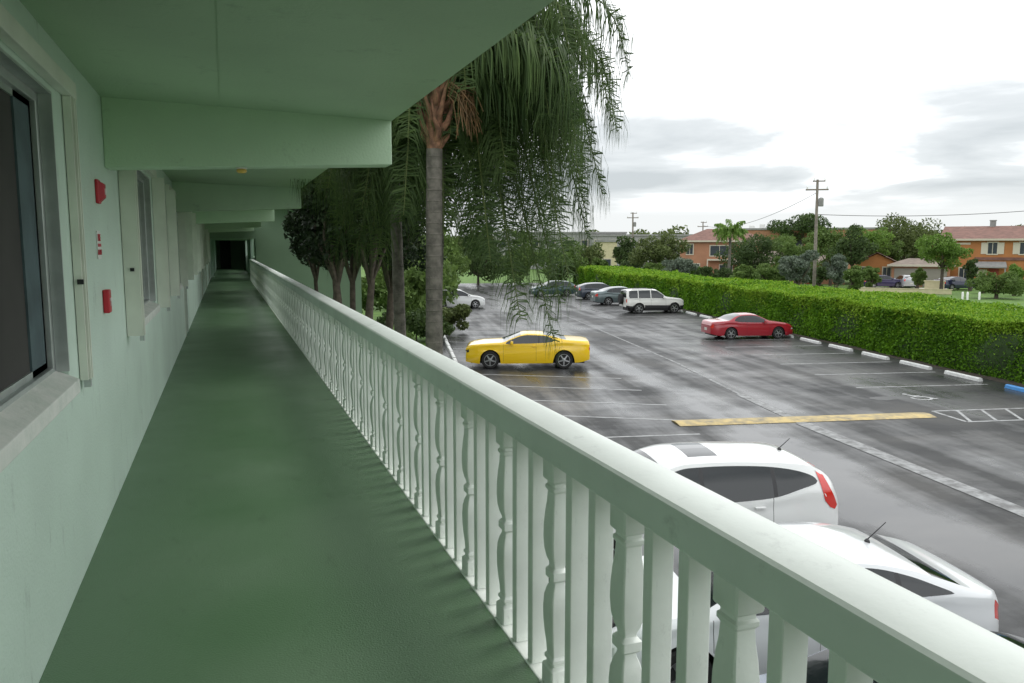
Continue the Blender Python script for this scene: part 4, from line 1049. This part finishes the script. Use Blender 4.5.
# right-hand townhouse
D = 88
h, rf = house(1062, D, 23, 9, 5.45, 7.0, M['stucco_or'], M['rooftile'], 'orange two storey townhouse with red roof and cream window trim at the right edge', turn=0, hip=False,
    wins=[(-6.5,4.4,.9,1.25),(-3.4,4.4,.9,1.25),(.2,4.4,.9,1.25),(4,4.4,.9,1.25),(8,4.4,.9,1.25),(-9.2,1.5,.9,1.2),(3.5,1.4,1.4,1.3),(8,1.4,1.2,1.3)])
for x in (-7.35,-5.65,-4.25,-2.55,-.65,1.05):
    b = MB(); b.box(x-.28, x+.28, -.06, -.004, 3.75, 5.05); b.build('shutter', M['trimcream'], h)
b = MB(); b.box(-8.2, 11.52, -.12, -.004, 3.05, 3.38); b.build('string_course', M['rooftile'], h)
for x in (-6.6, -1.2, 4.6):
    b = MB(); b.add([(x-1.5,-.003,2.9),(x+1.5,-.003,2.9),(x+1.7,-1.4,2.35),(x-1.7,-1.4,2.35),(x-1.5,-.003,2.75),(x+1.5,-.003,2.75),(x+1.7,-1.4,2.2),(x-1.7,-1.4,2.2)], [(0,3,2,1),(4,5,6,7),(3,7,6,2),(0,4,7,3),(1,2,6,5)])
    b.box(x-1.6,x-1.48,-1.35,-1.23,0,2.25); b.box(x+1.48,x+1.6,-1.35,-1.23,0,2.25); b.build('porch', M['roofgrey'], h)
    b = MB(); b.box(x-.1,x+.85,-.05,-.004,.02,2.1); b.build('door', M['doorred'], h)
    b = MB(); b.box(x-1.3,x-.3,-.04,-.004,.3,2.0); b.build('panel', M['trimcream'], h)
for x in (-6.9, -3.2, 2.5):
    b = MB(); b.box(x-.3,x+.3,4.2,4.8,6.7,7.6); b.box(x-.36,x+.36,4.14,4.86,7.6,7.7); b.build('chimney', M['roofgrey'], rf)
# mid house, salmon
h, rf = house(722, 108, 11.0, 9, 5.35, 7.0, M['stucco_sal'], M['rooftile'], 'salmon two storey house with dark red hipped roof left of the utility pole', wins=[(-4.2,4.2,.8,1.3),(-.3,4.0,2.4,1.3),(3.6,4.2,1.2,1.3),(-3.6,1.5,1.4,1.4),(.6,1.3,1.6,1.6)])
b = MB(); b.box(-1.9,1.9,-.9,-.004,2.7,2.9); b.box(-1.9,-1.75,-.9,-.75,0,2.69); b.box(1.75,1.9,-.9,-.75,0,2.69); b.build('porch', M['trimcream'], h)
b = MB(); b.box(1.7,2.7,-.05,-.004,2.95,5.0); b.build('door', M['doorred'], h)
h, rf = house(790, 100, 13.0, 9, 2.7, 4.1, M['stucco_sal'], M['roofbrown'], 'low salmon house wing with brown roof right of the salmon house', wins=[(-3.5,1.4,1.6,1.2),(1,1.4,1.4,1.2),(4.4,1.4,1.2,1.2)])
b = MB(); b.box(2.2,3.2,-.05,-.004,0,2.1); b.build('door', M['doorred'], h)
h, rf = house(878, 96, 4.6, 8, 2.6, 3.9, M['stucco_or'], M['rooftile'], 'small orange gabled house between the trees', gable=True, wins=[(-1.2,1.5,.8,1.2),(1.1,1.5,.8,1.2)])
h, rf = house(922, 92, 6.0, 7, 2.5, 3.2, M['stucco_sal'], M['roofbrown'], 'low garage with brown pitched roof right of the small orange house', name='garage', cat='garage')
for x in (-1.5, 1.5):
    b = MB(); b.box(x-1.2,x+1.2,-.05,-.004,0,2.1)
    for k in range(1,4): b.box(x-1.2,x+1.2,-.06,-.051,k*.52,k*.52+.03)
    b.build('garage_door', M['garagedoor'], h)
h, rf = house(957, 94, 5.6, 7, 5.0, 6.2, M['stucco_or'], M['rooftile'], 'orange narrow house partly hidden behind the light green tree', wins=[(-1.4,1.5,.9,1.4),(1.4,1.5,.9,1.4),(1.2,4.1,.9,1.2)])
b = MB(); b.box(-.5,.5,-.05,-.004,0,2.1); b.build('door', M['doorred'], h)
# long far building with a parapet roof
def block(px, D, w, dpt, hgt, m, label, storeys=2, bays=8, para=True, turn=0):
    p = at(px, D); ang = math.atan2(p.x, p.y); r_ = empty('long_building', p, -ang+R(turn), label, 'building')
    b = MB(); b.box(-w/2,w/2,0,dpt,-.02,hgt); b.build('wall', m, r_)
    b = MB(); b.box(-w/2-.2,w/2+.2,-.2,dpt+.2,hgt+.002,hgt+.35); b.build('roof', M['roofgrey'], r_)
    for s in range(storeys):
        for k in range(bays):
            x = -w/2+(k+.5)*w/bays; z = 1.5+3*s
            if z+1 > hgt: continue
            b = MB(); b.box(x-.7,x+.7,-.06,-.004,z-.1,z+1.3); wn = b.build('window', M['trimcream'], r_); b = MB(); b.box(x-.58,x+.58,-.075,-.061,z+.02,z+1.18); b.build('pane', M['winglass'], wn)
    return r_
r_ = block(815, 150, 26, 12, 7.6, M['stucco_sal'], 'long far salmon building with pale flat roof and rooftop units', 2, 9)
for k in range(7):
    b = MB(); x = -11.5+k*1.9; b.cbox(x-.5,x+.5,1,2.2,7.96,8.5+.25*(k % 2),.05); b.build('rooftop_unit', M['white'], r_)
r_ = block(650, 150, 22, 12, 6.4, M['stucco_grey'], 'long far grey building behind the olive trees', 2, 8)
r_ = block(607, 118, 2.9, 8, 5.2, M['stucco_yel'], 'narrow pale yellow building far behind the hedge at left', 2, 1)
r_ = block(560, 160, 26, 12, 7.0, M['stucco_grey'], 'far grey building glimpsed through the palm fronds', 2, 8)

# trees beyond the hedge
def btree(px, D, w_px, y_top, y_bot, m, label, n=1800, size=.38, ncl=26, cat='tree', clump=.30, trunk=True):
    k = D/800; w = w_px*k/2*(1.3 if cat == 'tree' else 1.15); zt = CAMZ+(245-y_top)*k; zb = max(.3, CAMZ-(y_bot-245)*k); cz = (zt+zb)/2; rz = (zt-zb)/2
    return leafy('tree' if cat == 'tree' else 'bush', at(px, D), zt, max(.5, zb+rz*.3), (0,0,cz), (w*.92, w*.8, rz*.95), int(ncl*1.2), int(n*2.2), size*.62, m, label, cat, None, tr=.16, droop=.4, clump=.36, fill=.25)
btree(803, 150, 48, 215, 240, 'leaf_deep', 'dark broad domed tree on the skyline behind the utility pole', 2500, .5)
btree(660, 92, 52, 234, 272, 'leaf_olive', 'wide olive green tree left of the salmon house', 3600, .3)
btree(626, 98, 30, 238, 276, 'leaf_deep', 'dark tree right of the pale yellow building', 1800)
btree(588, 105, 34, 238, 278, 'leaf_olive', 'brownish olive tree left of the pale yellow building', 1600)
btree(752, 90, 60, 236, 272, 'leaf_deep', 'dark rounded tree in front of the salmon house', 3200, .3)
btree(797, 88, 44, 232, 272, 'leaf_mid', 'mid green tree just left of the utility pole', 2400, .3)
btree(832, 95, 44, 224, 270, 'leaf_mid', 'green tree just right of the utility pole', 2600, .32)
btree(853, 92, 34, 225, 268, 'leaf_deep', 'darker green narrow tree between two lighter ones', 2000, .3)
btree(872, 100, 40, 224, 258, 'leaf_light', 'light green tree above the small orange house', 2200, .32)
btree(905, 112, 76, 219, 266, 'leaf_olive', 'large olive green domed tree at the centre of the skyline', 4500, .4, 40)
btree(944, 80, 46, 231, 268, 'leaf_light', 'bright light green tree in front of the orange townhouse', 3200, .26)
btree(973, 84, 13, 258, 284, 'leaf_deep', 'tall dark clipped shrub beside the townhouse porch', 1600, .2, cat='shrub')
btree(800, 62, 38, 250, 284, 'leaf_silver', 'silvery grey green bush around the foot of the utility pole', 4200, .2, cat='shrub')
btree(838, 63, 26, 253, 286, 'leaf_silver', 'silvery bush just right of the utility pole', 3000, .2, cat='shrub')
btree(857, 58, 20, 262, 290, 'leaf_mid', 'green bush behind the hedge right of the silvery bushes', 2000, .18, cat='shrub')
btree(770, 66, 28, 262, 284, 'leaf_mid', 'rounded green bush behind the hedge left of the utility pole', 2400, .2, cat='shrub')
btree(678, 80, 34, 257, 276, 'leaf_silver', 'pale grey green bush behind the hedge below the olive tree', 2600, .22, cat='shrub')
btree(1000, 72, 46, 272, 298, 'leaf_mid', 'leafy green bush in front of the townhouse', 3400, .2, cat='shrub')
btree(1018, 76, 20, 262, 296, 'leaf_light', 'taller light green bush at the right edge before the townhouse', 2000, .2, cat='shrub')
btree(722, 82, 26, 268, 282, 'leaf_deep', 'low dark bush behind the hedge below the salmon house', 1600, .2, cat='shrub')
btree(560, 96, 48, 236, 284, 'leaf_mid', 'green tree seen through the palm fronds', 2500, .36)
btree(520, 100, 56, 232, 284, 'leaf_mid', 'green tree behind the hanging palm fronds', 2500, .4)
btree(478, 96, 54, 228, 286, 'leaf_deep', 'dark tree at the far end of the parking lot', 2500, .4)
btree(440, 90, 60, 225, 288, 'leaf_mid', 'tree at the far end of the lot behind the nearest palm', 2500, .4)
for q, (px, D, w_, yt, yb, m_) in enumerate([(600,100,26,258,276,'leaf_mid'),(628,96,30,258,276,'leaf_deep'),(652,88,28,262,278,'leaf_mid'),(690,82,22,264,280,'leaf_light'),(745,72,30,266,284,'leaf_mid'),(706,76,20,266,282,'leaf_deep'),
    (820,70,24,262,288,'leaf_deep'),(783,76,22,256,284,'leaf_mid'),(872,84,16,266,286,'leaf_mid'),(920,84,14,268,286,'leaf_mid'),(986,80,14,272,292,'leaf_deep'),(935,100,28,240,268,'leaf_mid'),(890,104,30,238,262,'leaf_mid'),(862,106,26,240,264,'leaf_deep'),(815,108,30,236,264,'leaf_mid'),(775,112,34,236,262,'leaf_mid')]):
    nm = {'leaf_mid':'mid green','leaf_deep':'dark green','leaf_light':'light green'}[m_]
    btree(px, D, w_, yt, yb, m_, nm+' bushes behind the hedge, %s in the row from the left' % ['first','fourth','seventh','ninth','eleventh','tenth','fourteenth','thirteenth','sixteenth','eighteenth','twentieth','nineteenth','seventeenth','fifteenth','third last','twelfth'][q], 2400, .26, cat='shrub')
# far wood closing the horizon
Vs = []; Fs = []; nn = 0
for k in range(125):
    px = 380+k*9+rng.uniform(-5,5); D = rng.uniform(165, 215); zt = rng.uniform(6.2, 9.0); p = at(px, D)
    V, F = crown((p.x, p.y, zt*.5), (rng.uniform(5,8), 4, zt*.5), 12, 900, .7, .3, .3, clump=.5); Vs.append(V); Fs.append(F+nn); nn += len(V)
o = np_mesh('distant_wood', np.concatenate(Vs), np.concatenate(Fs), M['leaf_olive']); tag(o, 'low distant line of woodland behind the houses', 'woodland', kind='stuff')
# cabbage-like palm above the salmon house
p = at(729, 84); root = empty('fan_palm', p, 0, 'light green palm rising above the roof of the salmon house', 'palm')
b = MB(); b.tube([(0,0,-.05),(.1,0,3),(.15,0,6.2)], [.2,.15,.13], 8); b.build('trunk', M['bark'], root, smooth=True)
V = []; F = []; rn = random.Random(9)
for k in range(26):
    frond(V, F, (.15,0,6.1+.3*rn.random()), k*2.4, R(-10+85*rn.random()), 2.0, R(75), 22, .6, .3, rn, lw=.12)
np_mesh('crown', np.array([tuple(v) for v in V]), np.array(F), M['leaf_light'], root)

# utility poles and wires
def pole(px, D, H, label, arm=True, tr=.125):
    root = empty('utility_pole', at(px, D), -YAW-.2, label, 'utility pole')
    b = MB(); b.tube([(0,0,-.05),(-.04,0,H*.5),(-.10,0,H)], [tr*1.15, tr, tr*.75], 10); b.build('post', M['wood'], root, smooth=True, angle=60)
    if arm:
        b = MB(); b.box(-.95,.75,-.06,.06,H-.85,H-.73); b.box(-.45,.5,-.05,.05,H-.18,H-.08); b.build('crossarm', M['wood'], root)
        for x in (-.85,.65,.45,-.35):
            z = H-.73 if abs(x) > .6 else H-.08
            b = MB(); b.lathe([(.03,0),(.05,.05),(.04,.1),(.055,.15),(.02,.2)], (x,0,z), 8); b.build('insulator', M['white'], root)
        b = MB(); b.lathe([(.18,0),(.2,.05),(.2,.6),(.1,.7)], (.22,-.06,H-2.1), 12); b.build('transformer', M['roofgrey'], root)
    return root
pole(816, 64, CAMZ+64*64/800, 'tall weathered wooden utility pole with crossarm behind the hedge')
pole(633, 120, CAMZ+120*32/800, 'thin distant utility pole left of the olive tree', tr=.14)
pole(703, 130, CAMZ+130*23/800, 'faint distant utility pole above the salmon roof', tr=.12)
def wire(a, c, sag, label):
    b = MB(); pts = [a.lerp(c, i/24)+Vector((0,0,-sag*4*(i/24)*(1-i/24))) for i in range(25)]
    tag(b.build('power_line', M['trim'], smooth=False) if b.tube(pts, .022, 4) else b.build('power_line', M['trim']), label, 'power line')
P1 = at(816, 64); P2 = at(1120, 62); P0 = at(703, 130)
wire(P1+Vector((0,0,CAMZ+30*64/800)), P2+Vector((0,0,CAMZ+43*62/800)), .5, 'power line sagging from the tall pole towards the right edge')
wire(P1+Vector((0,0,CAMZ+52*64/800)), P0+Vector((0,0,CAMZ+19*130/800)), 1.2, 'faint power line running from the tall pole to the distant pole')

# cars beyond the hedge
def simple_car(px, D, turn, body, spec, label):
    return car('parked_car', spec, body, at(px, D), turn, label, 'car', 'cars parked beyond the hedge')
simple_car(957, 86, R(0), paint('paint_navy2', (.015,.02,.06), .3), SEDAN, 'dark navy car parked below the light green tree beyond the hedge')
simple_car(884, 90, R(-20), paint('paint_purple', (.03,.02,.08), .3), SEDAN, 'dark purple blue car before the small orange house')
simple_car(908, 90, R(60), paint('paint_silver', (.5,.52,.54), .5), HATCH, 'silver car in front of the low garage')
simple_car(697, 92, R(10), paint('paint_white5', (.7,.71,.72)), SEDAN, 'white car before the salmon house beyond the hedge')
# pale drive and low wall
p = at(905, 86); b = MB(); b.box(-4.4, 4.4, -5, 5, .0, .012)
o = b.build('driveway', mat('drive', (.50,.46,.40), .8, var=.1)); o.location = p; o.rotation_euler = (0,0,-math.atan2(p.x,p.y)); tag(o, kind='structure')
p = at(902, 80); b = MB(); b.box(-4.6,4.6,-.1,.1,-.02,.42); b.box(-4.7,4.7,-.14,.14,.421,.48)
o = b.build('low_wall', M['stucco_yel']); o.location = p; o.rotation_euler = (0,0,-math.atan2(p.x,p.y)); tag(o, 'low pale yellow boundary wall before the driveway beyond the hedge', 'wall')
p = at(937, 82); b = MB(); b.box(-.9,.9,-.3,.3,-.02,1.05); b.box(-1.0,1.0,-.35,.35,1.051,1.15)
o = b.build('boundary_wall', M['stucco_yel']); o.location = p; o.rotation_euler = (0,0,-math.atan2(p.x,p.y)); tag(o, 'short taller pale yellow wall left of the navy car', 'wall')
for px, lb in ((966,'left'), (971,'middle'), (983,'right')):
    p = at(px, 70); b = MB(); b.lathe([(.09,0),(.09,.62),(.07,.68),(.02,.70)], n=10)
    o = b.build('bollard', M['white'], smooth=True); o.location = p; tag(o, 'small white bollard before the navy car, %s one of three' % lb, 'bollard', 'white bollards')
